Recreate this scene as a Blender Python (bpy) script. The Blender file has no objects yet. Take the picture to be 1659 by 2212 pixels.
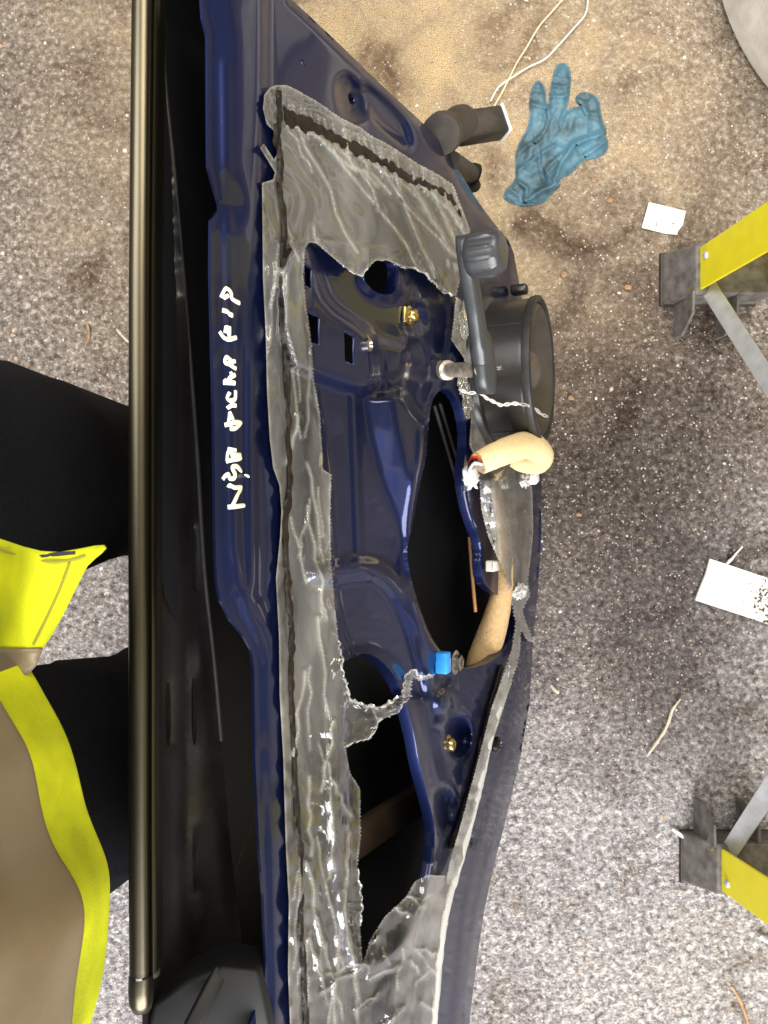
import bpy, bmesh, math, random
import numpy as np
from mathutils import Vector, Matrix, noise
from mathutils.geometry import delaunay_2d_cdt
random.seed(7); rng = np.random.default_rng(7)
sc = bpy.context.scene
COL = sc.collection

# ---------------------------------------------------------------- camera
H = 1.10                                  # phone held 1.1 m above the concrete, looking straight down
cam_d = bpy.data.cameras.new('camera'); cam = bpy.data.objects.new('camera', cam_d); COL.objects.link(cam)
cam.location = (0, 0, H); cam.rotation_euler = (0, 0, 0)
cam_d.sensor_fit = 'HORIZONTAL'; cam_d.sensor_width = 36.0; cam_d.lens = 36.02
cam_d.clip_start = 0.01; cam_d.clip_end = 100
sc.camera = cam
sc.render.resolution_x = 768; sc.render.resolution_y = 1024

# ---------------------------------------------------------------- light (covered workshop, open door towards -Y / +X)
w = bpy.data.worlds.new('World'); sc.world = w; w.use_nodes = True
w.node_tree.nodes['Background'].inputs[0].default_value = (0.93, 0.97, 1.0, 1)
w.node_tree.nodes['Background'].inputs[1].default_value = 0.22
def area(name, loc, target, sx, sy, power, color):
    l = bpy.data.lights.new(name, 'AREA'); l.shape = 'RECTANGLE'; l.size = sx; l.size_y = sy
    l.energy = power; l.color = color
    o = bpy.data.objects.new(name, l); COL.objects.link(o); o.location = loc
    o.rotation_euler = (Vector(target) - Vector(loc)).to_track_quat('-Z', 'Y').to_euler(); return o
area('open_door_light', (0.55, -2.6, 1.9), (0.1, 0, 0.3), 2.8, 2.0, 190, (1.0, 0.98, 0.98))
area('overhead_light', (0.9, 1.5, 2.6), (0.1, 0.3, 0), 1.6, 1.0, 52, (1.0, 0.90, 0.76))
area('left_fill_light', (-1.3, 0.9, 3.0), (0.2, 0, 0), 1.8, 1.8, 70, (1.0, 0.97, 0.93))  # unseen soft fill, added high on the left to brighten the yellow stiles
sc.view_settings.view_transform = 'Standard'; sc.view_settings.look = 'None'
sc.view_settings.exposure = 0.42; sc.view_settings.gamma = 1.0
sc.view_settings.use_curve_mapping = False

# ---------------------------------------------------------------- photo pixel (1659 x 2212 frame) -> place
FPX, CX, CY = 1660.0, 829.5, 1106.0
CAM = Vector((0, 0, H))
def ray(px, py): return Vector(((px-CX)/FPX, -(py-CY)/FPX, -1.0))
def dep(px, py, d): return CAM + ray(px, py)*d
def flo(px, py, z=0.0): return dep(px, py, H-z)
# the door's inner face: a plane leaning away from the camera, from the belt line down to the bottom edge on the floor
DT, DB = 0.43, 1.06
A = dep(450, CY, DT); B = dep(1165, CY, DB)
WD = (B-A).normalized(); ND = Vector((-WD.z, 0, WD.x)); K = ND.dot(A-CAM)
def P(px, py, h=0.0):
    r = ray(px, py); return CAM + r*((K+h)/ND.dot(r))
def Zf(x0, y0, w, zw):                    # reads a point off an enlarged crop of the photograph
    f = w/zw*0.5486
    return lambda pts: [(x0*0.5486+f*x, y0*0.5486+f*y) for x, y in pts]
z2 = Zf(450, 1000, 800, 1658); z6 = Zf(1100, 900, 1100, 1659); z7 = Zf(1200, 1700, 1100, 1659)
z8 = Zf(1000, 2700, 1100, 1659); z3b = Zf(1700, 0, 1324, 1659); z7b = Zf(1700, 850, 600, 1264); z8b = Zf(1750, 1600, 500, 1229)
z4b = Zf(2300, 700, 724, 1659); z6b = Zf(2400, 3000, 624, 1337); z5b = Zf(2500, 2000, 524, 1656)

# ---------------------------------------------------------------- materials
def mat(name, col, rough=0.5, metal=0.0, var=0.0, vscale=20, bump=0.0, bscale=80, coat=0.0, spec=0.5, col2=None, rvar=0.0, detail=6):
    m = bpy.data.materials.new(name); m.use_nodes = True; nt = m.node_tree; N = nt.nodes; L = nt.links
    b = N['Principled BSDF']; b.inputs['Base Color'].default_value = (*col, 1)
    b.inputs['Roughness'].default_value = rough; b.inputs['Metallic'].default_value = metal
    b.inputs['Coat Weight'].default_value = coat; b.inputs['Coat Roughness'].default_value = 0.055
    b.inputs['Specular IOR Level'].default_value = spec
    tc = N.new('ShaderNodeTexCoord')
    if var or col2:
        n = N.new('ShaderNodeTexNoise'); n.inputs['Scale'].default_value = vscale; n.inputs['Detail'].default_value = detail
        L.new(tc.outputs['Object'], n.inputs['Vector'])
        r = N.new('ShaderNodeValToRGB'); r.color_ramp.elements[0].position = 0.32; r.color_ramp.elements[1].position = 0.68
        c2 = col2 or tuple(min(1, c*(1+var)) for c in col); c1 = col if col2 else tuple(c*(1-var) for c in col)
        r.color_ramp.elements[0].color = (*c1, 1); r.color_ramp.elements[1].color = (*c2, 1)
        L.new(n.outputs['Fac'], r.inputs['Fac']); L.new(r.outputs['Color'], b.inputs['Base Color'])
    if rvar:
        n3 = N.new('ShaderNodeTexNoise'); n3.inputs['Scale'].default_value = vscale*0.6; n3.inputs['Detail'].default_value = 8
        L.new(tc.outputs['Object'], n3.inputs['Vector'])
        mr = N.new('ShaderNodeMapRange'); mr.inputs['From Min'].default_value = 0.35; mr.inputs['From Max'].default_value = 0.7
        mr.inputs['To Min'].default_value = rough; mr.inputs['To Max'].default_value = rough+rvar
        L.new(n3.outputs['Fac'], mr.inputs['Value']); L.new(mr.outputs['Result'], b.inputs['Roughness'])
    if bump:
        n2 = N.new('ShaderNodeTexNoise'); n2.inputs['Scale'].default_value = bscale; n2.inputs['Detail'].default_value = 5
        L.new(tc.outputs['Object'], n2.inputs['Vector'])
        bp = N.new('ShaderNodeBump'); bp.inputs['Strength'].default_value = bump; bp.inputs['Distance'].default_value = 0.002
        L.new(n2.outputs['Fac'], bp.inputs['Height']); L.new(bp.outputs['Normal'], b.inputs['Normal'])
    return m
M = {}
M['paint'] = mat('navy_paint', (0.0034, 0.0095, 0.060), 0.38, 0.75, coat=0.6, bump=0.02, bscale=260, var=0.25, vscale=9, rvar=0.12)
M['paint_in'] = mat('navy_primer', (0.0018, 0.0020, 0.0035), 0.6, 0, var=0.4, vscale=14)
M['black'] = mat('black_gloss', (0.010, 0.009, 0.009), 0.22, 0, var=0.3, vscale=20, rvar=0.2)
M['molding'] = mat('bronze_trim', (0.105, 0.092, 0.064), 0.33, 1.0, var=0.15, vscale=6, rvar=0.1, bump=0.02, bscale=300)
M['rubber'] = mat('rubber', (0.018, 0.016, 0.015), 0.55, 0, var=0.4, vscale=60, bump=0.15, bscale=200)
M['dusty_rubber'] = mat('dusty_rubber', (0.016, 0.013, 0.011), 0.55, 0, vscale=50, bump=0.15, bscale=150, col2=(0.050, 0.038, 0.027))
M['crank'] = mat('crank_plastic', (0.050, 0.053, 0.057), 0.30, 0.25, var=0.08, vscale=60, bump=0.10, bscale=900)
M['steel'] = mat('steel', (0.62, 0.60, 0.57), 0.28, 1.0, vscale=120, col2=(0.35, 0.27, 0.19))
M['zinc'] = mat('yellow_zinc', (0.55, 0.42, 0.17), 0.3, 1.0, var=0.3, vscale=200)
M['speaker'] = mat('speaker_plastic', (0.020, 0.018, 0.017), 0.28, 0, var=0.2, vscale=40, bump=0.05, bscale=400)
M['cone'] = mat('speaker_cone', (0.035, 0.029, 0.024), 0.42, 0, vscale=30, col2=(0.06, 0.05, 0.04))
M['dome'] = mat('speaker_dome', (0.10, 0.085, 0.07), 0.3, 0.3, var=0.2)
M['foam'] = mat('cream_foam', (0.72, 0.56, 0.30), 0.85, 0, var=0.10, vscale=400, bump=0.35, bscale=700)
M['foam_end'] = mat('cut_foam', (0.66, 0.52, 0.36), 0.95, 0, vscale=500, bump=0.6, bscale=900, col2=(0.40, 0.30, 0.2))
M['white'] = mat('white_plastic', (0.80, 0.80, 0.79), 0.35, 0, var=0.06, vscale=80)
M['clear'] = mat('milky_clip', (0.62, 0.60, 0.55), 0.3, 0, var=0.1)
M['blueclip'] = mat('blue_clip', (0.03, 0.26, 0.72), 0.3, 0, var=0.15, vscale=90)
M['red'] = mat('red_wire', (0.65, 0.03, 0.02), 0.4)
M['ivory'] = mat('ivory_wire', (0.72, 0.62, 0.42), 0.5, 0, var=0.15, vscale=200)
M['whitewire'] = mat('white_wire', (0.74, 0.74, 0.72), 0.5, 0, var=0.1, vscale=200)
M['orange'] = mat('tan_rod', (0.40, 0.20, 0.07), 0.55, 0, var=0.2)
M['pen'] = mat('paint_pen', (0.86, 0.82, 0.66), 0.55, 0, var=0.08, vscale=300)
M['yellow'] = mat('yellow_fibreglass', (0.92, 0.80, 0.008), 0.30, 0, var=0.04, vscale=40, rvar=0.2, bump=0.05, bscale=500)
M['alu'] = mat('aluminium', (0.62, 0.64, 0.65), 0.38, 0.35, vscale=60, bump=0.05, bscale=400, col2=(0.48, 0.49, 0.50))
M['footplastic'] = mat('grey_foot', (0.085, 0.075, 0.066), 0.6, 0, vscale=70, bump=0.3, bscale=220, col2=(0.19, 0.175, 0.16), detail=10)
M['glove'] = mat('blue_nitrile', (0.030, 0.060, 0.075), 0.45, 0, vscale=30, bump=0.6, bscale=120, col2=(0.085, 0.215, 0.30), detail=9)
M['glove_dirt'] = mat('dirty_nitrile', (0.04, 0.12, 0.18), 0.55, 0, vscale=60, bump=0.4, bscale=130, col2=(0.075, 0.24, 0.36), detail=9)
M['trouser'] = mat('black_cloth', (0.0035, 0.0035, 0.0045), 0.9, 0, vscale=400, bump=0.3, bscale=900, col2=(0.007, 0.0075, 0.010), spec=0.15)
M['hivis'] = mat('hivis_yellow', (0.30, 0.33, 0.010), 0.8, 0, col2=(0.60, 0.63, 0.008), vscale=26, detail=8, bump=0.12, bscale=700, spec=0.2)
M['tape'] = mat('reflective_tape', (0.155, 0.112, 0.058), 0.5, 0.2, vscale=11, bump=0.15, bscale=60, col2=(0.25, 0.205, 0.135))
M['thread'] = mat('dark_stitching', (0.25, 0.23, 0.02), 0.8)
M['skin'] = mat('skin', (0.55, 0.34, 0.24), 0.5, 0, var=0.08)
M['hat'] = mat('dark_wool', (0.02, 0.02, 0.025), 0.95, 0, bump=0.6, bscale=300)
M['card'] = mat('white_card', (0.70, 0.69, 0.66), 0.6, 0, var=0.06, vscale=30)
M['leaf'] = mat('dry_leaf', (0.34, 0.20, 0.10), 0.7, 0, var=0.4, vscale=90)
M['straw'] = mat('straw', (0.62, 0.54, 0.42), 0.7, 0, var=0.25, vscale=120)
M['tyre'] = mat('dusty_tyre', (0.50, 0.46, 0.41), 0.85, 0, vscale=22, bump=0.3, bscale=160, col2=(0.74, 0.70, 0.64))
M['tyre_groove'] = mat('tyre_groove', (0.10, 0.08, 0.065), 0.9, 0, var=0.2)
M['bead'] = mat('butyl_bead', (0.006, 0.0045, 0.0035), 0.5, 0, vscale=70, bump=0.5, bscale=220, col2=(0.020, 0.013, 0.008), spec=0.25)
M['ink'] = mat('grey_ink', (0.25, 0.23, 0.22), 0.7)

def mk_mossy():
    m = mat('mossy_card', (0.80, 0.79, 0.72), 0.7); nt = m.node_tree; N = nt.nodes; L = nt.links; b = N['Principled BSDF']
    tc = N.new('ShaderNodeTexCoord'); sx = N.new('ShaderNodeSeparateXYZ'); L.new(tc.outputs['Object'], sx.inputs[0])
    n = N.new('ShaderNodeTexNoise'); n.inputs['Scale'].default_value = 240; n.inputs['Detail'].default_value = 6; L.new(tc.outputs['Object'], n.inputs['Vector'])
    n2 = N.new('ShaderNodeTexNoise'); n2.inputs['Scale'].default_value = 60; L.new(tc.outputs['Object'], n2.inputs['Vector'])
    mr = N.new('ShaderNodeMapRange'); mr.inputs['From Min'].default_value = -0.012; mr.inputs['From Max'].default_value = 0.045
    mr.inputs['To Min'].default_value = -0.30; mr.inputs['To Max'].default_value = 0.04; L.new(sx.outputs['X'], mr.inputs['Value'])
    ad = N.new('ShaderNodeMath'); L.new(n.outputs['Fac'], ad.inputs[0]); L.new(mr.outputs['Result'], ad.inputs[1])
    a2 = N.new('ShaderNodeMath'); a2.operation = 'MULTIPLY_ADD'; a2.inputs[1].default_value = 0.5; L.new(n2.outputs['Fac'], a2.inputs[0]); L.new(ad.outputs[0], a2.inputs[2])
    r = N.new('ShaderNodeValToRGB'); r.color_ramp.elements[0].position = 0.74; r.color_ramp.elements[1].position = 0.80
    r.color_ramp.elements[0].color = (0.80, 0.79, 0.70, 1); r.color_ramp.elements[1].color = (0.07, 0.06, 0.04, 1)
    L.new(a2.outputs[0], r.inputs['Fac']); L.new(r.outputs['Color'], b.inputs['Base Color']); return m
M['mossy'] = mk_mossy()

def mk_plastic(name, lo, hi, tint=(0.62, 0.585, 0.52)):
    m = bpy.data.materials.new(name); m.use_nodes = True; nt = m.node_tree; N = nt.nodes; L = nt.links
    b = N['Principled BSDF']; b.inputs['Base Color'].default_value = (*tint, 1); b.inputs['Roughness'].default_value = 0.38
    tr = N.new('ShaderNodeBsdfTransparent'); tr.inputs[0].default_value = (0.97, 0.96, 0.93, 1)
    gl = N.new('ShaderNodeBsdfGlossy'); gl.inputs['Roughness'].default_value = 0.09; gl.inputs[0].default_value = (1, 1, 1, 1)
    tc = N.new('ShaderNodeTexCoord'); mp = N.new('ShaderNodeMapping'); mp.inputs['Scale'].default_value = (1.15, 0.55, 1.0)
    mp.inputs['Rotation'].default_value = (0, 0, 0.15); L.new(tc.outputs['Object'], mp.inputs['Vector'])
    n = N.new('ShaderNodeTexNoise'); n.inputs['Scale'].default_value = 9; n.inputs['Detail'].default_value = 3; n.inputs['Distortion'].default_value = 0.6
    L.new(mp.outputs[0], n.inputs['Vector'])
    mr = N.new('ShaderNodeMapRange'); mr.inputs['From Min'].default_value = 0.30; mr.inputs['From Max'].default_value = 1.15
    mr.inputs['To Min'].default_value = lo; mr.inputs['To Max'].default_value = hi; at = N.new('ShaderNodeAttribute'); at.attribute_name = 'crease'
    sm = N.new('ShaderNodeMath'); sm.operation = 'MULTIPLY_ADD'; sm.inputs[1].default_value = 0.75; L.new(at.outputs['Fac'], sm.inputs[0]); L.new(n.outputs['Fac'], sm.inputs[2])
    L.new(sm.outputs[0], mr.inputs['Value'])
    bn = N.new('ShaderNodeTexNoise'); bn.inputs['Scale'].default_value = 13; bn.inputs['Detail'].default_value = 2; bn.inputs['Distortion'].default_value = 2.0
    L.new(mp.outputs[0], bn.inputs['Vector'])
    rg = N.new('ShaderNodeTexNoise'); rg.noise_type = 'RIDGED_MULTIFRACTAL'; rg.inputs['Scale'].default_value = 8; rg.inputs['Detail'].default_value = 1.5
    L.new(mp.outputs[0], rg.inputs['Vector'])
    ad = N.new('ShaderNodeMath'); ad.operation = 'MULTIPLY_ADD'; ad.inputs[1].default_value = 0.35; L.new(rg.outputs['Fac'], ad.inputs[0]); L.new(bn.outputs['Fac'], ad.inputs[2])
    bp = N.new('ShaderNodeBump'); bp.inputs['Strength'].default_value = 0.22; bp.inputs['Distance'].default_value = 0.008
    L.new(ad.outputs[0], bp.inputs['Height'])
    L.new(bp.outputs['Normal'], b.inputs['Normal']); L.new(bp.outputs['Normal'], gl.inputs['Normal'])
    mx = N.new('ShaderNodeMixShader'); L.new(mr.outputs['Result'], mx.inputs[0]); L.new(tr.outputs[0], mx.inputs[1]); L.new(b.outputs[0], mx.inputs[2])
    fr = N.new('ShaderNodeFresnel'); fr.inputs['IOR'].default_value = 1.5; L.new(bp.outputs['Normal'], fr.inputs['Normal'])
    m2 = N.new('ShaderNodeMixShader'); L.new(fr.outputs[0], m2.inputs[0]); L.new(mx.outputs[0], m2.inputs[1]); L.new(gl.outputs[0], m2.inputs[2])
    L.new(m2.outputs[0], N['Material Output'].inputs['Surface']); return m
M['sheet'] = mk_plastic('polythene', 0.03, 0.48, (0.70, 0.68, 0.62))
M['sheet_thin'] = mk_plastic('polythene_thin', 0.03, 0.46, (0.70, 0.68, 0.62))
M['fringe'] = mk_plastic('torn_polythene', 0.3, 0.6, (0.80, 0.80, 0.78))
M['sheet_roll'] = mk_plastic('polythene_folded', 0.72, 0.9, (0.74, 0.74, 0.72))

def mk_floor():
    m = bpy.data.materials.new('concrete'); m.use_nodes = True; nt = m.node_tree; N = nt.nodes; L = nt.links
    b = N['Principled BSDF']; b.inputs['Roughness'].default_value = 0.85; b.inputs['Specular IOR Level'].default_value = 0.3
    tc = N.new('ShaderNodeTexCoord')
    def noi(s, d=6, dist=0.0):
        n = N.new('ShaderNodeTexNoise'); n.inputs['Scale'].default_value = s; n.inputs['Detail'].default_value = d; n.inputs['Distortion'].default_value = dist
        L.new(tc.outputs['Object'], n.inputs['Vector']); return n
    def ramp(src, stops):
        r = N.new('ShaderNodeValToRGB'); e = r.color_ramp.elements
        while len(e) < len(stops): e.new(0.5)
        for k, (p, c) in enumerate(stops): e[k].position = p; e[k].color = (*c, 1)
        L.new(src, r.inputs['Fac']); return r
    def mix(f, a, c, blend='MIX'):
        x = N.new('ShaderNodeMix'); x.data_type = 'RGBA'; x.blend_type = blend
        if isinstance(f, float): x.inputs['Factor'].default_value = f
        else: L.new(f, x.inputs['Factor'])
        L.new(a, x.inputs['A']); L.new(c, x.inputs['B']); return x.outputs['Result']
    fine = noi(700, 4); mid0 = noi(120, 9, 0.3)
    def vor(sc_):
        wv = N.new('ShaderNodeVectorMath'); wv.operation = 'MULTIPLY_ADD'; wn = noi(220, 3); wv.inputs[1].default_value = (.004, .004, .004)
        L.new(wn.outputs['Color'], wv.inputs[0]); L.new(tc.outputs['Object'], wv.inputs[2])
        q = N.new('ShaderNodeTexVoronoi'); q.inputs['Scale'].default_value = sc_; L.new(wv.outputs[0], q.inputs['Vector']); 
        sp_ = N.new('ShaderNodeSeparateColor'); L.new(q.outputs['Color'], sp_.inputs[0]); return sp_.outputs[0], q.outputs['Distance']
    g1, d_1 = vor(230); g2, d_2 = vor(520)
    def madd(a, k, c):
        x = N.new('ShaderNodeMath'); x.operation = 'MULTIPLY_ADD'; x.inputs[1].default_value = k; L.new(a, x.inputs[0])
        if isinstance(c, float): x.inputs[2].default_value = c
        else: L.new(c, x.inputs[2])
        return x.outputs[0]
    class O: pass
    mid = O(); mid.outputs = {'Fac': madd(g1, .12, madd(g2, .11, madd(mid0.outputs['Fac'], .75, .008)))}; big = noi(3.0, 5, 0.8); patch = noi(9, 8, 1.0)
    base = ramp(mid.outputs['Fac'], [(0.34, (0.09, 0.07, 0.058)), (0.46, (0.20, 0.168, 0.145)), (0.55, (0.28, 0.245, 0.215)), (0.68, (0.56, 0.51, 0.45))])
    grey = ramp(mid.outputs['Fac'], [(0.32, (0.10, 0.088, 0.088)), (0.45, (0.26, 0.24, 0.245)), (0.56, (0.39, 0.375, 0.375)), (0.68, (0.68, 0.66, 0.64))])
    # the slab is paler and greyer towards -Y, browner towards +Y
    sx = N.new('ShaderNodeSeparateXYZ'); L.new(tc.outputs['Object'], sx.inputs[0])
    my = N.new('ShaderNodeMath'); my.operation = 'MULTIPLY_ADD'; my.inputs[1].default_value = -1.1; my.inputs[2].default_value = -0.02; L.new(sx.outputs['Y'], my.inputs[0])
    mb = N.new('ShaderNodeMath'); mb.operation = 'MULTIPLY_ADD'; mb.inputs[1].default_value = 0.9; L.new(big.outputs['Fac'], mb.inputs[0]); L.new(my.outputs[0], mb.inputs[2])
    mm = N.new('ShaderNodeMapRange'); mm.inputs['From Min'].default_value = 0.25; mm.inputs['From Max'].default_value = 0.75; L.new(mb.outputs[0], mm.inputs['Value'])
    c = mix(mm.outputs['Result'], base.outputs['Color'], grey.outputs['Color'])
    # tan sandy film near the hinge end
    sandc = ramp(fine.outputs['Fac'], [(0.35, (0.34, 0.22, 0.10)), (0.6, (0.74, 0.58, 0.36))])
    d1 = N.new('ShaderNodeVectorMath'); d1.operation = 'DISTANCE'; d1.inputs[1].default_value = (0.02, 0.62, 0); L.new(tc.outputs['Object'], d1.inputs[0])
    ms = N.new('ShaderNodeMapRange'); ms.inputs['From Min'].default_value = 0.62; ms.inputs['From Max'].default_value = 0.05; ms.inputs['To Max'].default_value = 1.6; L.new(d1.outputs['Value'], ms.inputs['Value'])
    ms2 = N.new('ShaderNodeMath'); ms2.operation = 'MULTIPLY'; L.new(ms.outputs['Result'], ms2.inputs[0]); L.new(patch.outputs['Fac'], ms2.inputs[1])
    c = mix(ms2.outputs[0], c, sandc.outputs['Color'])
    stain = ramp(patch.outputs['Fac'], [(0.25, (0.40, 0.31, 0.24)), (0.36, (0.80, 0.75, 0.70)), (0.46, (0.97, 0.96, 0.95)), (0.66, (1.12, 1.10, 1.06))])
    c = mix(1.0, c, stain.outputs['Color'], 'MULTIPLY')
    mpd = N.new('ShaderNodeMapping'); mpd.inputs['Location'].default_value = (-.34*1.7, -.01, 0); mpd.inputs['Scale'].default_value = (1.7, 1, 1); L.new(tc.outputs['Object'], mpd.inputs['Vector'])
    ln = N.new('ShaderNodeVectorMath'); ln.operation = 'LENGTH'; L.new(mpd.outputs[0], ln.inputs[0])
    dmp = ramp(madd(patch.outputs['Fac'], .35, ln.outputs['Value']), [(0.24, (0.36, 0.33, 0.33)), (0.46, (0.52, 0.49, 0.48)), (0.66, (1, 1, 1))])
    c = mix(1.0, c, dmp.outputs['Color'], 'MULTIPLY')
    v = N.new('ShaderNodeTexVoronoi'); v.inputs['Scale'].default_value = 170; v.inputs['Randomness'].default_value = 1.0
    L.new(tc.outputs['Object'], v.inputs['Vector'])
    vr = ramp(v.outputs['Distance'], [(0.12, (1, 1, 1)), (0.30, (0, 0, 0))])
    vc = ramp(v.outputs['Color'], [(0.0, (0.5, 0.44, 0.36)), (0.35, (0.24, 0.17, 0.12)), (0.6, (0.70, 0.66, 0.60)), (1.0, (0.42, 0.30, 0.18))])
    fx = N.new('ShaderNodeMath'); fx.operation = 'MULTIPLY'; L.new(vr.outputs['Color'], fx.inputs[0])
    gt = N.new('ShaderNodeMapRange'); gt.inputs['From Min'].default_value = 0.48; gt.inputs['From Max'].default_value = 0.56
    sp = noi(60, 2); L.new(sp.outputs['Fac'], gt.inputs['Value']); L.new(gt.outputs['Result'], fx.inputs[1])
    c = mix(fx.outputs[0], c, vc.outputs['Color'])
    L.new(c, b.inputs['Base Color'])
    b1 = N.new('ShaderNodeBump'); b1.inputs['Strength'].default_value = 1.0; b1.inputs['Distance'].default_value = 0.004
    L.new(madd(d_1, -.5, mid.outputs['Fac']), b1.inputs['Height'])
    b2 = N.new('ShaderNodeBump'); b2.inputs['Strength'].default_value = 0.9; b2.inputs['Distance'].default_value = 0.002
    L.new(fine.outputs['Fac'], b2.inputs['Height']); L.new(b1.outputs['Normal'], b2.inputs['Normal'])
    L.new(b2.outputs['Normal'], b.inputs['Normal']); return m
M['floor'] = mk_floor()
def mk_stone():
    m = mat('aggregate', (0.4, 0.35, 0.3), 0.7); N = m.node_tree.nodes; L = m.node_tree.links
    a = N.new('ShaderNodeAttribute'); a.attribute_name = 'col'; L.new(a.outputs['Color'], N['Principled BSDF'].inputs['Base Color']); return m
M['stone'] = mk_stone()

# ---------------------------------------------------------------- mesh helpers
def obj(name, verts, faces, m, parent=None, smooth=True, inv=None):
    me = bpy.data.meshes.new(name); me.from_pydata([tuple(v) for v in verts], [], faces); me.update()
    o = bpy.data.objects.new(name, me); COL.objects.link(o)
    if m: me.materials.append(m)
    if smooth: me.polygons.foreach_set('use_smooth', [True]*len(me.polygons))
    if parent: o.parent = parent
    return o
def recenter(o):                           # put the origin of a one-mesh thing at its own middle base
    me = o.data; n = len(me.vertices); a = np.empty(n*3); me.vertices.foreach_get('co', a); a = a.reshape(-1, 3)
    c = (a.min(0)+a.max(0))/2; c[2] = a[:, 2].min(); me.vertices.foreach_set('co', (a-c).ravel()); me.update(); o.location = c; return o
def empty(name, loc=(0, 0, 0)):
    o = bpy.data.objects.new(name, None); COL.objects.link(o); o.location = loc; o.empty_display_size = 0.05; return o
def tag(o, label, cat=None, group=None, kind=None):
    if label: o['label'] = label
    if cat: o['category'] = cat
    if group: o['group'] = group
    if kind: o['kind'] = kind
    return o
class MB:
    def __init__(s): s.v = []; s.f = []
    def add(s, v, f):
        k = len(s.v); s.v += [Vector(p) for p in v]; s.f += [tuple(i+k for i in t) for t in f]; return s
    def hexa(s, p):                        # eight corners: bottom four, top four
        return s.add(p, [(0,3,2,1),(4,5,6,7),(0,1,5,4),(1,2,6,5),(2,3,7,6),(3,0,4,7)])
    def box(s, c, sx, sy, sz, R=None):
        pts = [Vector((x*sx/2, y*sy/2, z*sz/2)) for z in (-1, 1) for x, y in ((-1,-1),(1,-1),(1,1),(-1,1))]
        if R is not None: pts = [R @ p for p in pts]
        return s.hexa([p+Vector(c) for p in pts])
    def bar(s, a, b, w, t, up):            # rectangular bar from a to b
        a = Vector(a); b = Vector(b); d = (b-a).normalized(); u = (Vector(up)-d*d.dot(Vector(up))).normalized(); q = d.cross(u)
        return s.hexa([a-q*w/2-u*t/2, a+q*w/2-u*t/2, b+q*w/2-u*t/2, b-q*w/2-u*t/2, a-q*w/2+u*t/2, a+q*w/2+u*t/2, b+q*w/2+u*t/2, b-q*w/2+u*t/2])
    def prism(s, poly, off):               # polygon of 3D points swept by off
        n = len(poly); a = [Vector(p) for p in poly]; b = [p+Vector(off) for p in a]
        return s.add(a+b, [tuple(range(n))[::-1], tuple(range(n, 2*n))]+[(i, (i+1) % n, n+(i+1) % n, n+i) for i in range(n)])
    def lathe(s, base, axis, prof, seg=48, xdir=None):   # prof: list of (radius, height)
        ax = Vector(axis).normalized(); x = (Vector(xdir) if xdir else ax.orthogonal()); x = (x-ax*ax.dot(x)).normalized(); y = ax.cross(x)
        v = [Vector(base)+ax*h+(x*math.cos(t)+y*math.sin(t))*r for r, h in prof for t in [2*math.pi*i/seg for i in range(seg)]]
        f = [(k*seg+i, k*seg+(i+1) % seg, (k+1)*seg+(i+1) % seg, (k+1)*seg+i) for k in range(len(prof)-1) for i in range(seg)]
        return s.add(v, f)
    def tube(s, pts, r, seg=10, sub=6, flat=1.0, up=None, cap=True, wob=0.0):
        pts = [Vector(p) for p in pts]; n = len(pts); rr = r if isinstance(r, (list, tuple)) else [r]*n
        q = []; qr = []
        for i in range(n-1):
            p0, p1, p2, p3 = pts[max(i-1, 0)], pts[i], pts[i+1], pts[min(i+2, n-1)]
            for k in range(sub):
                t = k/sub; q.append(0.5*((2*p1)+(p2-p0)*t+(2*p0-5*p1+4*p2-p3)*t*t+(3*p1-p0-3*p2+p3)*t**3)); qr.append(rr[i]*(1-t)+rr[i+1]*t)
        q.append(pts[-1]); qr.append(rr[-1]); m = len(q)
        u = None; v = []
        for i in range(m):
            d = (q[min(i+1, m-1)]-q[max(i-1, 0)]).normalized()
            if up is not None: u = Vector(up)
            elif u is None: u = d.orthogonal()
            u = (u-d*d.dot(u)); u = u.normalized() if u.length > 1e-6 else d.orthogonal().normalized(); b = d.cross(u)
            for k in range(seg):
                a = 2*math.pi*k/seg; R = qr[i]
                if wob: R *= 1+wob*noise.noise(q[i]*130+Vector((k*1.3, 0, 0)))
                v.append(q[i]+u*(math.cos(a)*R*flat)+b*(math.sin(a)*R))
        f = [(i*seg+k, i*seg+(k+1) % seg, (i+1)*seg+(k+1) % seg, (i+1)*seg+k) for i in range(m-1) for k in range(seg)]
        if cap: f += [tuple(range(seg))[::-1], tuple((m-1)*seg+k for k in range(seg))]
        return s.add(v, f)
    def build(s, name, m, parent=None, smooth=True, bevel=0.0, sub=0):
        o = obj(name, s.v, s.f, m, parent, smooth)
        if bevel:
            b = o.modifiers.new('bevel', 'BEVEL'); b.width = bevel; b.segments = 2; b.limit_method = 'ANGLE'; b.angle_limit = math.radians(35)
            b.harden_normals = False
        if sub:
            q = o.modifiers.new('subsurf', 'SUBSURF'); q.levels = sub; q.render_levels = sub
        if smooth and bevel == 0 and sub == 0:
            o.data.set_sharp_from_angle(angle=math.radians(50))
        return o
def resample(poly, step, closed=True):
    out = []; n = len(poly)
    for i in range(n if closed else n-1):
        a = poly[i]; b = poly[(i+1) % n]; L = math.hypot(b[0]-a[0], b[1]-a[1]); k = max(1, int(round(L/step)))
        out += [(a[0]+(b[0]-a[0])*j/k, a[1]+(b[1]-a[1])*j/k) for j in range(k)]
    if not closed: out.append(poly[-1])
    return out
def chaikin(poly, it=2, closed=True):
    for _ in range(it):
        n = len(poly); out = [] if closed else [poly[0]]
        for i in range(n if closed else n-1):
            a = poly[i]; b = poly[(i+1) % n]
            out += [(a[0]*.75+b[0]*.25, a[1]*.75+b[1]*.25), (a[0]*.25+b[0]*.75, a[1]*.25+b[1]*.75)]
        if not closed: out.append(poly[-1])
        poly = out
    return poly
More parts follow.
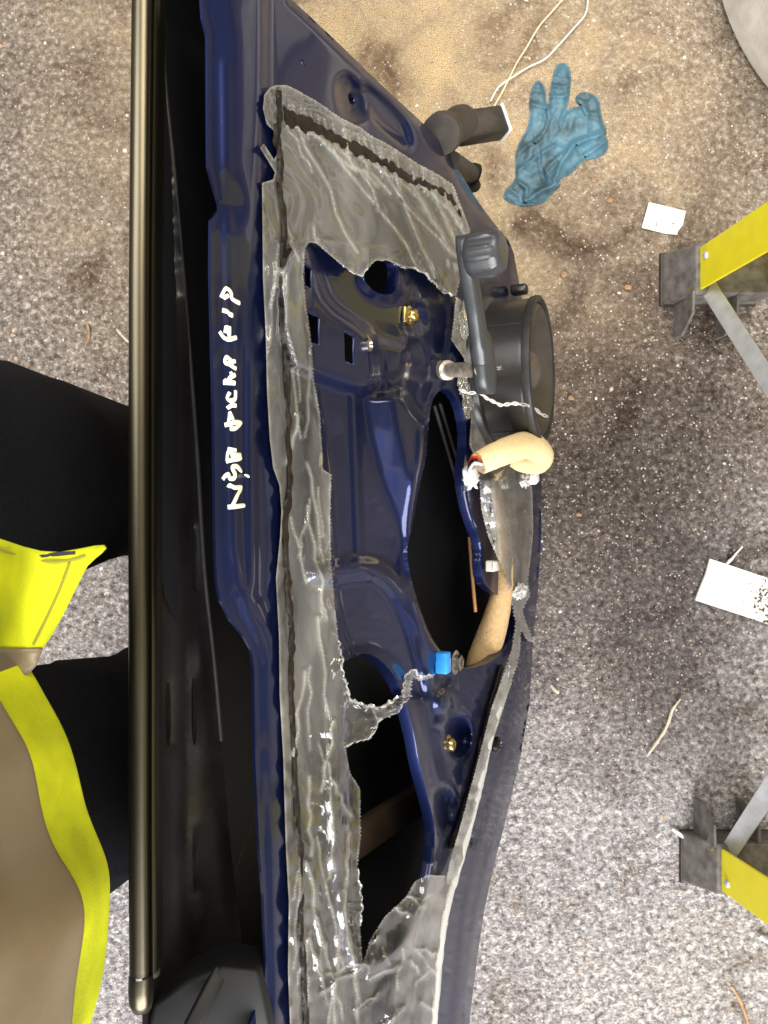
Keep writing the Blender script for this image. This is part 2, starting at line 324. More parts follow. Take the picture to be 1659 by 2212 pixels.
def inside(pts, poly):
    x, y = pts[:, 0], pts[:, 1]; r = np.zeros(len(pts), bool); n = len(poly)
    for i in range(n):
        x1, y1 = poly[i]; x2, y2 = poly[(i+1) % n]
        if y1 == y2: continue
        c = ((y1 > y) != (y2 > y)) & (x < (x2-x1)*(y-y1)/(y2-y1)+x1); r ^= c
    return r
def dist(pts, poly, closed=True):
    d = np.full(len(pts), 1e9); n = len(poly)
    for i in range(n if closed else n-1):
        a = np.array(poly[i]); b = np.array(poly[(i+1) % n]); ab = b-a; L = (ab*ab).sum() or 1e-9
        t = np.clip(((pts-a) @ ab)/L, 0, 1); d = np.minimum(d, np.hypot(*(pts-a-t[:, None]*ab).T))
    return d
def sd(pts, poly): return dist(pts, poly)*np.where(inside(pts, poly), 1, -1)
def sstep(x): x = np.clip(x, 0, 1); return x*x*(3-2*x)
def patch(outer, holes, step):             # triangulated region of the (px, py) plane; returns points, faces, hole rims (index loops)
    loops = [resample(outer, step)]+[resample(h, step) for h in holes]
    xs = np.array(outer); x0, y0 = xs.min(0); x1, y1 = xs.max(0)
    gx, gy = np.meshgrid(np.arange(x0, x1, step), np.arange(y0, y1, step*0.87)); gx = gx+((np.arange(gx.shape[0]) % 2)*step*0.5)[:, None]
    g = np.stack([gx.ravel(), gy.ravel()], 1)+rng.uniform(-.01, .01, (gx.size, 2))*step
    g = g[inside(g, outer)]; g = g[dist(g, loops[0]) > step*.55]
    for h, l in zip(holes, loops[1:]): g = g[~inside(g, h)]; g = g[dist(g, l) > step*.55]
    v = []; e = []
    for l in loops:
        k = len(v); v += l; e += [(k+i, k+(i+1) % len(l)) for i in range(len(l))]
    v += [tuple(p) for p in g]
    r = delaunay_2d_cdt([Vector(p) for p in v], e, [], 0, 1e-5)
    pv = np.array([tuple(p) for p in r[0]]); fs = [tuple(f) for f in r[2]]
    c = np.array([pv[list(f)].mean(0) for f in fs]); ok = inside(c, loops[0])
    for l in loops[1:]: ok &= ~inside(c, l)
    fs = [f for f, o_ in zip(fs, ok) if o_]
    idx = {}
    for i, src in enumerate(r[3]):
        for s_ in src: idx[s_] = i
    rims = []; k = 0
    for l in loops:
        rims.append([idx[k+i] for i in range(len(l))]); k += len(l)
    return pv, fs, rims
def Pn(pts, h):                            # vectorised P
    r = np.stack([(pts[:, 0]-CX)/FPX, -(pts[:, 1]-CY)/FPX, -np.ones(len(pts))], 1); n = np.array(ND)
    d = (K+h)/(r @ n); return np.array(CAM)+r*d[:, None]
def fnoise(pts, sx, sy, seed=0.0): return np.array([noise.noise(Vector((p[0]*sx, p[1]*sy, seed))) for p in pts])

# ================================================================ SETTING: floor
fl = obj('floor', [(-5, -5, 0), (5, -5, 0), (5, 5, 0), (-5, 5, 0)], [(0, 1, 2, 3)], M['floor'], smooth=False)
tag(fl, 'worn brown and grey concrete floor with exposed aggregate', kind='structure')
def pebbles():
    n = 12000; base = [(math.cos(a), math.sin(a)) for a in [i*math.pi*2/6 for i in range(6)]]
    V = []; F = []; C = []
    pal = [(0.62, 0.57, 0.48), (0.50, 0.42, 0.31), (0.33, 0.25, 0.18), (0.70, 0.68, 0.64), (0.45, 0.38, 0.33), (0.48, 0.30, 0.17), (0.36, 0.34, 0.34)]
    for i in range(n):
        x = random.uniform(-0.62, 0.62); y = random.uniform(-0.82, 0.82)
        s = random.choice((0.0009, 0.0011, 0.0013, 0.0016, 0.002))
        if random.random() < (.16 if x < -0.2 else .03): s = random.uniform(0.0018, 0.0040)
        a = random.uniform(0, 6.28); ca, sa = math.cos(a), math.sin(a); el = random.uniform(0.55, 1.0); k = len(V)
        for bx, by in base:
            rx = bx*s*random.uniform(.75, 1.2); ry = by*s*el*random.uniform(.75, 1.2); V.append((x+rx*ca-ry*sa, y+rx*sa+ry*ca, -0.0004))
        for bx, by in base:
            rx = bx*s*.6*random.uniform(.7, 1.2); ry = by*s*el*.6; V.append((x+rx*ca-ry*sa, y+rx*sa+ry*ca, min(s, .0018)*random.uniform(.15, .4)))
        F += [(k+j, k+(j+1) % 6, k+6+(j+1) % 6, k+6+j) for j in range(6)]+[tuple(range(k+6, k+12))]
        c = random.choice(pal); f = random.uniform(.7, 1.15); C += [(c[0]*f, c[1]*f, c[2]*f, 1)]*12
    o = obj('aggregate_stones', V, F, M['stone'], smooth=False)
    at = o.data.color_attributes.new('col', 'FLOAT_COLOR', 'POINT'); at.data.foreach_set('color', np.array(C).ravel())
    tag(o, 'tiny pale stones and chips bedded in the concrete floor', 'stones', kind='stuff')
pebbles()

# ================================================================ CAR DOOR
door = empty('car_door', (0.2, 0.0, 0.0))
tag(door, 'stripped navy blue car door leaning inner side up with torn plastic sheet', 'car door')
DL = Vector((-0.2, 0, 0))
def part(mb, name, m, parent=door, **k):
    off = Vector((0, 0, 0)); p = parent
    while p is not None: off += p.location; p = p.parent
    mb.v = [Vector(v)-off for v in mb.v]
    return mb.build(name, m, parent, **k)
def relax(fs, h, it, fix):
    f = np.array([t[:3] for t in fs]); 
    for _ in range(it):
        a = np.zeros(len(h)); c = np.zeros(len(h))
        for i, j in ((0, 1), (1, 2), (2, 0), (1, 0), (2, 1), (0, 2)):
            np.add.at(a, f[:, i], h[f[:, j]]); np.add.at(c, f[:, i], 1)
        h2 = .35*h+.65*np.where(c > 0, a/np.maximum(c, 1), h); h2[fix] = h[fix]; h = h2
    return h
def sheet(name, outer, holes, step, hfun, m, parent=door, rim=0.0, edge=0.0, smooth=2, noedge=None, cfun=None):
    pv, fs, rims = patch(outer, holes, step); h = relax(fs, hfun(pv), smooth, sum(rims, [])); v3 = [Vector(p) for p in Pn(pv, h)]; mb = MB(); 
    fs2 = []
    for f in fs:
        a, b, c = (v3[i] for i in f[:3]); fs2.append(f if (b-a).cross(c-a).dot(ND) > 0 else f[::-1])
    mb.add(v3, fs2)
    for k, loop in enumerate(rims):
        dpt = edge if k == 0 else (.0012 if 4 <= k and len(holes) > 6 and rim > .008 else rim)
        if not dpt: continue
        if k == 0 and noedge is not None: skipv = dist(pv[loop], noedge, False) < 8
        prev = list(loop); c = sum((v3[i] for i in loop), Vector())/len(loop)
        for (dn, inw) in ((dpt*.25, .0008), (dpt, .0014)):
            cur = []
            for i in loop:
                q = v3[i]; t = (c-q); t -= ND*t.dot(ND); t = t.normalized()*(inw if k else 0)
                e_ = dn*.12 if (k == 0 and noedge is not None and skipv[len(cur)]) else dn; cur.append(len(mb.v)); mb.v.append(q-ND*e_+t)
            n = len(loop)
            mb.f += [(prev[i], prev[(i+1) % n], cur[(i+1) % n], cur[i]) for i in range(n)]; prev = cur
    o = part(mb, name, m, parent); o.data.set_sharp_from_angle(angle=math.radians(75))
    if cfun is not None:
        a = o.data.attributes.new('crease', 'FLOAT', 'POINT'); cv = np.zeros(len(o.data.vertices)); cv[:len(pv)] = cfun(pv); a.data.foreach_set('value', cv)
    return o

flange = [(430, -98), (439, 40), (449, 79), (450, 328), (451, 363), (473, 439), (475, 450), (456, 476), (455, 585), (459, 760), (463, 919), (465, 1150), (469, 1256),
          (476, 1295), (498, 1340), (527, 1375), (543, 1404), (549, 1441), (551, 1626), (561, 1839), (569, 1931), (575, 2077), (569, 2143), (551, 2183), (535, 2230), (500, 2330), (480, 2900)]
right = [(631, 0), (664, 30), (734, 96), (826, 185), (922, 274), (972, 334), (1018, 413), (1045, 453), (1078, 496), (1097, 516), (1110, 547), (1115, 576), (1125, 628), (1148, 800), (1163, 940),
         (1170, 1043), (1169, 1168), (1162, 1280), (1152, 1369), (1144, 1520), (1123, 1641), (1094, 1765), (1069, 1863), (1047, 1961), (1032, 2063), (1018, 2172), (1012, 2230), (960, 2450), (800, 2800), (600, 2950)]
outer = flange[::-1]+[(480, -90), (560, -55)]+right
outer = outer[::-1]
hole_centre = chaikin([(964, 836), (940, 850), (929, 884), (925, 940), (922, 985), (908, 1045), (890, 1138), (878, 1188), (885, 1242), (907, 1314), (928, 1369), (950, 1405), (978, 1438), (1020, 1446), (1065, 1428), (1098, 1390), (1116, 1340), (1112, 1295), (1080, 1288),
               (1060, 1276), (1042, 1255), (1038, 1213), (1042, 1196), (1038, 1170), (1024, 1136), (1010, 1089), (1000, 1031), (1002, 1003), (1009, 948), (1003, 894), (988, 852)], 1)
hole_rear = chaikin([(735, 1440), (778, 1410), (806, 1414), (840, 1442), (868, 1489), (884, 1546), (897, 1597), (905, 1648), (922, 1714), (937, 1772), (940, 1812), (934, 1885), (912, 1965), (868, 2040), (815, 2090), (765, 2085), (740, 1985), (732, 1800), (728, 1600), (726, 1490)], 1)
hole_front = chaikin([(782, 596), (800, 556), (845, 548), (862, 572), (860, 617), (846, 638), (815, 634), (796, 618)], 2)
hole_sq = [[(664, 670), (692, 683), (692, 748), (671, 741)], [(743, 712), (766, 725), (766, 791), (745, 781)], [(657, 568), (675, 579), (676, 628), (659, 616)]]
hole_small = [chaikin([(752, 203), (759, 194), (767, 206), (769, 222), (763, 230), (755, 220)], 1), chaikin([(1066, 521), (1070, 517), (1074, 529), (1071, 534)], 1),
              chaikin([(646, 128), (652, 124), (660, 142), (655, 146)], 1), chaikin([(1012, 1800), (1021, 1795), (1023, 1818), (1015, 1830)], 1)]
ramp_poly = [(786, 856), (869, 845), (924, 925), (922, 985), (908, 1045), (878, 1188), (819, 1024), (798, 933)]
belt_poly = [(420, -110), (590, -110), (588, 200), (573, 600), (566, 1000), (568, 1280), (590, 1350), (606, 1410), (611, 1700), (618, 2000), (628, 2300)]+flange[::-1][1:-1]
groove = chaikin([(512, 640), (536, 620), (540, 1000), (545, 1240), (538, 1288), (524, 1290), (513, 1230), (508, 1000)], 2)
plate = chaikin([(600, 520), (684, 528), (700, 600), (718, 650), (780, 690), (818, 724), (826, 780), (824, 832), (792, 858), (745, 848), (690, 828), (600, 790)], 1)
plate2 = [(815, 728), (868, 745), (884, 690), (886, 785), (872, 848), (820, 850)]
recess_top = chaikin([(725, 165), (755, 155), (775, 185), (800, 240), (790, 262), (750, 262), (728, 235)], 2)
recess_top2 = chaikin([(770, 175), (800, 180), (880, 255), (895, 330), (860, 310), (800, 262)], 2)
pan_big = chaikin([(648, 505), (760, 520), (960, 560), (985, 700), (955, 830), (915, 905), (915, 1010), (870, 1230), (940, 1440), (1000, 1460), (900, 1540), (720, 1420), (700, 1020), (660, 800)], 2)
def ridge(pv, line, hw): return sstep(1-dist(pv, line, False)/hw)
def panel_h(pv):
    h = np.zeros(len(pv))
    e = dist(pv, flange, False)
    h += 0.004*sstep(sd(pv, belt_poly)/32)*sstep(e/70)
    h -= 0.0045*sstep(sd(pv, groove)/17)
    h += 0.0012*ridge(pv, [(486, 135), (490, 400), (500, 800), (507, 1180), (540, 1330), (575, 1420), (581, 1650), (590, 1900), (596, 2250)], 14)
    h += 0.0020*ridge(pv, [(560, 1300), (592, 1400), (600, 1650), (608, 1900)], 6)
    h += 0.014*sstep(sd(pv, plate)/20)
    h += 0.005*sstep(sd(pv, plate2)/8)
    q = sd(pv, ramp_poly); dl = dist(pv, [(786, 856), (798, 933), (819, 1024), (878, 1188)], False)
    h += np.where(q > 0, np.minimum(dl*0.00028, 0.018)*sstep(q/5), 0)
    h -= 0.006*sstep(sd(pv, pan_big)/16)
    h += 0.0038*ridge(pv, [(763, 850), (768, 1000), (776, 1225)], 9)
    h += 0.0075*ridge(pv, chaikin([(690, 1242), (760, 1228), (815, 1228), (862, 1270), (893, 1335), (912, 1400), (925, 1450)], 2, False), 36)
    h += 0.005*ridge(pv, hole_rear+[hole_rear[0]], 26) + 0.004*ridge(pv, hole_front+[hole_front[0]], 22)
    for cx, cy, rx, ry, a in ((992, 1592, 30, 52, -.014), (962, 1745, 22, 55, -.008), (958, 1520, 26, 34, .008), (930, 1480, 20, 40, .007), (765, 212, 26, 42, -.003), (955, 1560, 20, 14, .006), (1076, 1612, 16, 20, -.002), (895, 690, 30, 38, -.005)):
        r = np.hypot((pv[:, 0]-cx)/rx, (pv[:, 1]-cy)/ry); h += a*sstep((1-r)/0.6)
    h -= 0.005*sstep(sd(pv, recess_top)/6) + 0.006*sstep(sd(pv, recess_top2)/8)
    h += 0.0018*ridge(pv, [(1118, 1490), (1075, 1690), (1035, 1830), (1008, 1960), (980, 2230)], 9)
    h += 0.0016*ridge(pv, [(1085, 1790), (1045, 1900), (1015, 2050), (990, 2230)], 7)
    h += 0.0025*ridge(pv, [(900, 640), (930, 690), (940, 760), (915, 850), (905, 910)], 14)
    h += 0.003*ridge(pv, [(870, 580), (872, 650), (905, 700), (935, 770)], 8)
    h += 0.0016*ridge(pv, [(848, 980), (850, 1060)], 10)*0 + 0.0012*fnoise(pv, .006, .004, 1.0)
    # the edge of the pressing rolls over
    h -= 0.004*sstep(1-dist(pv, right, False)/12)
    return h
panel = sheet('inner_panel', outer, [hole_centre, hole_rear, hole_front]+hole_sq+hole_small, 5.0, panel_h, M['paint'], rim=0.010, edge=0.016, smooth=5, noedge=flange)
def hp(px, py): return float(panel_h(np.array([[px, py]], float))[0])
# outer skin behind it, following the same outline
def skin():
    o2 = resample(outer, 40); mb = MB(); n = len(o2); V = [P(*p, -0.012) for p in o2]
    t = [(v-A).dot(WD) for v in V]; off = [0.050+0.045*math.sin(min(max(x/0.7, 0), 1)*math.pi) for x in t]
    V2 = [v-ND*(a-.012) for v, a in zip(V, off)]
    c = sum(V2, Vector())/n; rings = [V, V2]
    for k in (0.75, 0.5, 0.25):
        rings.append([c.lerp(v, k)-ND*0.03*(1-k) for v in V2])
    for r in rings: mb.v += r
    mb.v.append(c-ND*0.035)
    for k in range(len(rings)-1):
        mb.f += [(k*n+i, k*n+(i+1) % n, (k+1)*n+(i+1) % n, (k+1)*n+i) for i in range(n)]
    k = (len(rings)-1)*n; mb.f += [(k+i, k+(i+1) % n, len(mb.v)-1) for i in range(n)]
    # leave the belt slot open: drop the wall under the flange line
    fl_set = [i for i in range(n) if dist(np.array([o2[i]]), flange, False)[0] < 3]
    fs = set(fl_set); mb.f = [f for f in mb.f if not (len(f) == 4 and f[0] < n and f[0] in fs and f[1] in fs)]
    return part(mb, 'outer_skin', M['paint_in'])
skin()
# belt moulding along the window slot
def belt():
    L = [(308, -160), (306, 0), (303, 270), (300, 585), (299, 1000), (299, 1400), (299, 1800), (301, 2105)]
    base = [dep(x, y, 0.452) for x, y in L]
    mb = MB(); prof = []
    for k in range(13):
        a = math.pi*(1-k/12); prof.append((0.0058*math.cos(a), 0.0045*math.sin(a)))
    prof = [(-0.0058, -0.012)]+prof[:]+[(0.0064, -0.003), (0.0070, -0.0005), (0.0082, 0.0004), (0.0094, -0.0008), (0.0100, -0.004), (0.0100, -0.014)]
    n = len(prof)
    for q in base: mb.v += [q+Vector((x, 0, z)) for x, z in prof]
    for i in range(len(base)-1): mb.f += [(i*n+k, (i+1)*n+k, (i+1)*n+k+1, i*n+k+1) for k in range(n-1)]
    o = part(mb, 'belt_moulding', M['molding']); 
    mb = MB(); q = dep(302, 2108, 0.452); pr = prof[:15]; n = len(pr)
    pts = []
    for dy, s, dz in ((0, 1.1, 0.0004), (-.008, 1.12, 0.0008), (-.016, 1.08, 0.0002), (-.022, .85, -.002), (-.024, .5, -.005)):
        mb.v += [q+Vector((x*s, dy, z*s+dz)) for x, z in pr]
    for i in range(4): mb.f += [(i*n+k, (i+1)*n+k, (i+1)*n+k+1, i*n+k+1) for k in range(n-1)]
    mb.f.append(tuple(4*n+k for k in range(n)))
    part(mb, 'end_cap', M['molding'], o)
    # black rubber wiper lip beside the trim
    mb = MB(); mb.tube([dep(x+33, y, 0.462) for x, y in L], 0.0032, seg=8, sub=4, flat=1.4, up=(0, 0, 1)); part(mb, 'wiper_lip', M['rubber'])
belt()
# belt reinforcement with slots, behind the window slot
diag = [(346, -120), (352, 100), (358, 200), (372, 330), (385, 470), (403, 680), (425, 960), (441, 1230), (462, 1420), (478, 1600), (500, 1850), (520, 2000), (540, 2230), (545, 2500)]
reinf = [(318, 2500), (318, -120)]+diag
slots = [(361, 808, 945), (363, 1126, 1280), (363, 1467, 1613), (419, 1134, 1277), (419, 1457, 1610), (421, 1778, 1929)]
slot_polys = [chaikin([(x-6, a), (x+6, a), (x+7, b), (x-5, b)], 2) for x, a, b in slots]
def reinf_h(pv): return -0.060+0.004*ridge(pv, [(390, 0), (395, 1000), (398, 2300)], 30)+0.003*sstep(1-dist(pv, diag, False)/8)
sheet('belt_reinforcement', reinf, slot_polys, 14, reinf_h, M['black'], rim=0.006, edge=0.004)
mb = MB(); mb.tube([P(x, y, -0.056) for x, y in diag[:10]], 0.0016, seg=8, sub=3); part(mb, 'window_channel_edge', M['rubber'])
# corner bracket at the rear end of the slot
mb = MB(); mb.prism([dep(x, y, .47) for x, y in ((330, 2170), (400, 2120), (480, 2090), (560, 2100), (600, 2300), (300, 2300))], (0, 0, -0.03)); part(mb, 'corner_bracket', M['paint_in'], bevel=.003)
mb = MB(); mb.bar(dep(410, 2225, .455), dep(480, 2090, .475), 0.010, 0.006, (0, 0, 1)); part(mb, 'bracket_rib', M['paint_in'], bevel=.002)
# beam inside the door and a tan rod
mb = MB(); mb.bar(P(700, 1860, -.055), P(960, 1690, -.055), 0.034, 0.012, ND); part(mb, 'intrusion_beam', mat('rusty_beam', (0.030, 0.018, 0.012), 0.5, 0, var=.3), bevel=.003)
mb = MB(); mb.tube([P(1014, 1160, -.02), P(1020, 1240, -.02), P(1027, 1322, -.016)], 0.0020, seg=8); part(mb, 'tan_rod', M['orange'])
for a, b in (((938, 875, -.03), (1004, 1110, -.045)), ((950, 870, -.03), (1014, 1090, -.045))):
    mb = MB(); mb.tube([P(*a), P((a[0]+b[0])/2+2, (a[1]+b[1])/2, (a[2]+b[2])/2), P(*b)], .0022, seg=8); part(mb, 'window_channel', M['rubber'])
# handwriting
let = [[(925, 2065), (1065, 2052)], [(962, 2055), (1035, 1910)], [(1038, 1900), (985, 1905), (945, 1890), (930, 1905)], [(885, 1838), (905, 1810), (935, 1800), (940, 1830), (975, 1832), (985, 1795), (962, 1742), (1005, 1737), (1050, 1795), (1095, 1815)],
       [(912, 1692), (1040, 1665)], [(922, 1690), (928, 1622), (955, 1612), (965, 1672)], [(955, 1640), (1030, 1640)], [(925, 1592), (992, 1602)], [(900, 1395), (950, 1385), (1000, 1372), (1040, 1378)], [(930, 1385), (938, 1340), (945, 1295), (972, 1355)], [(945, 1425), (990, 1422), (1035, 1375)],
       [(922, 1262), (960, 1235), (992, 1235)], [(942, 1128), (922, 1175), (950, 1198), (985, 1180), (990, 1115)], [(888, 1048), (985, 1052)], [(900, 1020), (925, 1045), (945, 1010), (985, 985)], [(950, 960), (965, 1000)],
       [(908, 850), (905, 885), (945, 895), (962, 880), (925, 845), (908, 850)], [(925, 890), (992, 935)], [(960, 880), (985, 875)], [(860, 632), (895, 680), (940, 695), (995, 682)], [(905, 645), (915, 590), (938, 665), (942, 592)], [(880, 458), (920, 470), (945, 492), (965, 500)],
       [(872, 355), (905, 285), (935, 290), (955, 320), (962, 365), (1022, 400)], [(890, 362), (932, 335)]]
mb = MB()
for s_ in let:
    q = z2(s_); q = [(x, y) for x, y in q]
    if len(q) == 2: q = [q[0], ((q[0][0]+q[1][0])/2, (q[0][1]+q[1][1])/2), q[1]]
    hs = panel_h(np.array(q)); mb.tube([P(x, y, hh+.0003) for (x, y), hh in zip(q, hs)], 0.00135, seg=8, sub=5, flat=0.45, up=ND, wob=.25)
o = part(mb, 'handwritten_lettering', M['pen'], panel); o['label'] = 'cream paint pen handwriting along the belt line'
# bolts, clips
def bolt(px, py, r, h0, m, name='bolt', hexh=.006):
    b = P(px, py, hp(px, py)+h0); mb = MB()
    mb.lathe(b-ND*.002, ND, [(0, 0), (r*1.55, 0), (r*1.55, .0014), (r*1.25, .0022), (r*1.05, .0022)], 20)
    mb.lathe(b-ND*.0002, ND, [(r*1.05, 0), (r*1.05, hexh*.85), (r*.85, hexh), (r*.55, hexh), (r*.5, hexh*.6), (0, hexh*.6)], 6)
    return part(mb, name, m)
bolt(888, 681, .0056, .004, M['zinc']); bolt(986, 1431, .0075, .010, M['steel']); bolt(970, 1608, .006, .001, M['zinc'])
mb = MB(); c = P(957, 1431, hp(957, 1431)+.006); mb.box(c, .012, .020, .012, Matrix((ND, (0, 1, 0), -WD)).transposed()); 
cl = part(mb, 'blue_clip', M['blueclip'], bevel=.0015)
mb = MB(); c = P(876, 680, hp(876, 680)+.004); mb.box(c, .004, .014, .009, Matrix((ND, (0, 1, 0), -WD)).transposed()); part(mb, 'bolt_washer', M['zinc'], bevel=.001)
mb = MB(); c = P(1076, 1608, .003); mb.lathe(c-ND*.003, ND, [(0, 0), (.0085, 0), (.0085, .004), (.006, .006), (.004, .0065), (.003, .004), (0, .004)], 18); part(mb, 'trim_plug', M['black'])
def ring(px, py, r, m=M['paint'], name='hole_lip'):
    b = P(px, py, hp(px, py)); mb = MB(); mb.lathe(b-ND*.001, ND, [(r*1.15, 0), (r*1.1, .0014), (r, .0016), (r*.85, .0005), (r*.8, -.004)], 24); return part(mb, name, m)
ring(1017, 1813, .0085, M['rubber'], 'grommet'); ring(762, 213, .008)
mb = MB(); c = P(797, 745, hp(797, 745)+.0015); mb.lathe(c-ND*.002, ND, [(.005, 0), (.005, .003), (.0035, .0035), (.002, .0015), (0, .0015)], 14); part(mb, 'rivet', M['steel'])

# sealing bead under the sheet
bead = [(600, 196), (604, 240), (598, 290), (606, 340), (604, 400), (612, 470), (613, 560), (609, 680), (617, 760), (621, 850), (623, 960), (625, 1050), (616, 1130), (621, 1250), (630, 1380), (628, 1480), (633, 1600), (640, 1750), (648, 1850), (648, 1980), (655, 2100), (662, 2240)]
mb = MB(); mb.tube([P(x, y, max(hp(x, y), -.001)+.0040) for x, y in bead], 0.0024, seg=10, sub=14, flat=.62, up=ND, wob=1.1); part(mb, 'sealing_bead', M['bead'])
bead2 = [(612, 250), (640, 263), (700, 291), (760, 320), (820, 350), (880, 386), (940, 412), (982, 440), (996, 480)]
mb = MB(); mb.tube([P(x, y, max(hp(x, y), -.001)+.0034) for x, y in bead2], [.0050]*7+[.0042, .003], seg=12, sub=14, flat=.40, up=ND, wob=.8); part(mb, 'sealing_bead', M['bead'])
bead3 = [(1084, 1440), (1062, 1515), (1043, 1590), (1020, 1690), (992, 1775), (975, 1830)]
mb = MB(); mb.tube([P(x, y, hp(x, y)+.002) for x, y in bead3], 0.0036, seg=10, sub=8, flat=.6, up=ND, wob=.6); part(mb, 'sealing_bead', M['bead'])

# torn polythene vapour sheets
def jag(poly, amp, step, keep=None):
    out = []
    for i, (x, y) in enumerate(resample(poly, step)):
        s = amp*(1 if i % 2 else -1)*random.uniform(.2, 1); out.append((x+s*random.uniform(.3, 1), y+s*random.uniform(-.6, .6)))
    return out
def base_h(pv):
    h = panel_h(pv); return h
main = [(571, 205), (582, 190), (595, 184), (620, 184), (644, 195), (694, 225), (737, 255), (777, 274), (803, 294), (833, 309), (869, 331), (909, 357), (952, 380), (979, 400), (992, 433), (1008, 476), (1016, 499),
        (1004, 530), (1000, 580), (985, 640), (978, 639), (963, 632), (938, 614), (913, 586), (873, 577), (836, 563), (811, 563), (793, 581), (782, 596), (763, 590), (738, 572), (709, 548), (684, 526), (667, 524), (658, 537), (655, 600), (662, 668), (673, 745), (678, 821), (691, 894), (698, 1014), (716, 1026), (713, 1114),
        (715, 1209), (722, 1296), (731, 1387), (742, 1460), (758, 1511), (811, 1529), (840, 1518), (870, 1500), (876, 1460), (891, 1445), (913, 1460), (938, 1458), (936, 1466), (905, 1470), (892, 1462), (886, 1500), (861, 1538), (818, 1557), (800, 1597), (767, 1603), (747, 1616), (756, 1670), (778, 1703), (779, 1808), (772, 1874), (781, 1936), (778, 2008), (783, 2083),
        (800, 2030), (832, 1979), (876, 1939), (898, 1903), (923, 1890), (963, 1892), (972, 1915), (965, 1960), (955, 2000), (945, 2099), (938, 2190), (930, 2250), (900, 2500), (640, 2500), (628, 2250), (622, 2100), (624, 1950), (617, 1820), (612, 1640), (604, 1500), (603, 1380), (596, 1250), (605, 1160), (608, 1105), (604, 1050), (590, 1010), (583, 950), (577, 850), (574, 720), (568, 600), (567, 480), (566, 395), (590, 388), (594, 372), (562, 320), (570, 310), (592, 345), (600, 330), (594, 285), (576, 268), (568, 235)]
def tent(pv, line, hw): return np.clip(1-dist(pv, line, False)/hw, 0, 1)
rc = random.Random(21); folds = []
def wob_line(x0, y0, x1, y1, n=6, a=6): return [(x0+(x1-x0)*k/n+rc.uniform(-a, a)*(0 < k < n), y0+(y1-y0)*k/n+rc.uniform(-a, a)*(0 < k < n)) for k in range(n+1)]
for k in range(15):                        # pleats hanging from the glued top edge
    t = k/14; x0 = 618+t*370; y0 = 262+t*178; L_ = rc.uniform(90, 300); ang = math.radians(rc.uniform(38, 74)); folds.append((wob_line(x0, y0, x0+L_*math.cos(ang), y0+L_*math.sin(ang)), rc.uniform(.0009, .0024), rc.uniform(5, 12)))
for k in range(36):                        # short gathers across the bead
    t = rc.random(); x0 = 615+t*375; y0 = 232+t*180; folds.append((wob_line(x0, y0-18, x0+rc.uniform(4, 16), y0+rc.uniform(30, 60), 3, 2), rc.uniform(.0006, .0014), rc.uniform(2.5, 4.5)))
for k in range(46):                        # long soft creases down the strip
    y0 = rc.uniform(480, 2150); x0 = 605+(y0-480)*.045+rc.uniform(-20, 95); L_ = rc.uniform(60, 260); folds.append((wob_line(x0, y0, x0+rc.uniform(-30, 45), y0+L_), rc.uniform(.0006, .0020), rc.uniform(4, 11)))
for k in range(22):                        # crumples in the lower flap and tongue
    x0 = rc.uniform(780, 930); y0 = rc.uniform(1920, 2180); a_ = rc.uniform(0, 3.14); L_ = rc.uniform(30, 110); folds.append((wob_line(x0, y0, x0+L_*math.cos(a_), y0+L_*math.sin(a_), 4, 7), rc.uniform(.001, .003), rc.uniform(4, 9)))
for k in range(14):
    x0 = rc.uniform(745, 870); y0 = rc.uniform(1490, 1590); a_ = rc.uniform(-.6, 1.0); L_ = rc.uniform(25, 80); folds.append((wob_line(x0, y0, x0+L_*math.cos(a_), y0+L_*math.sin(a_), 3, 4), rc.uniform(.001, .003), rc.uniform(3, 6)))
def fold_h(pv):
    h = np.zeros(len(pv)); c = np.zeros(len(pv))
    for line, a_, w_ in folds:
        q = np.array(line); m_ = (pv[:, 0] > q[:, 0].min()-w_) & (pv[:, 0] < q[:, 0].max()+w_) & (pv[:, 1] > q[:, 1].min()-w_) & (pv[:, 1] < q[:, 1].max()+w_)
        if not m_.any(): continue
        t_ = tent(pv[m_], line, w_); h[m_] += a_*t_; c[m_] = np.maximum(c[m_], t_**3)
    return h, c
def sheet_crease(pv): return np.maximum(fold_h(pv)[1]*.8, .55*np.clip(1-dist(pv, main)/5, 0, 1))
def sheet_h(pv):
    h = panel_h(pv); d = dist(pv, main)
    near = 0.0030
    # hollows bridge: the film spans recesses, so use the shallower of the panel and a smooth skin
    h = np.maximum(h, -0.001)+near
    x, y = pv[:, 0], pv[:, 1]
    top = sstep((560-y)/120)
    fan = np.arctan2(y-170, x-520)                    # pleats fan out from the hinge-side corner
    h += top*0.0014*(np.abs(np.sin(fan*21+fnoise(pv, .011, .011, 3)*2.6))-.5)*sstep(dist(pv, bead2, False)/30)
    u = (x-600)*.86+(y-240)*.5
    h += 0.0013*np.abs(np.sin(u*.16+fnoise(pv, .02, .02, 9)*2))*ridge(pv, bead2, 60)
    left = sstep((y-450)/150)
    h += left*(0.0022*fnoise(pv, .025, .006, 2)+0.0016*np.abs(fnoise(pv, .03, .010, 6)))
    low = sstep((y-1550)/150); h += low*0.0026*np.abs(fnoise(pv, .03, .02, 12))
    flap = sstep((x-760)/60)*sstep((y-1400)/50)*sstep((1640-y)/40); h += flap*(0.008*np.abs(fnoise(pv, .05, .05, 5))+.003*np.abs(np.sin((x+y)*.11+fnoise(pv, .03, .03, 2)*2))+.001)
    tong = sstep((x-790)/80)*sstep((y-1860)/40); h += tong*(0.007+0.006*fnoise(pv, .018, .018, 7))
    h += 0.0028*sstep(1-d/14)*fnoise(pv, .06, .03, 3)
    h += fold_h(pv)[0]
    return h
mj = []
ms = resample(main, 4)
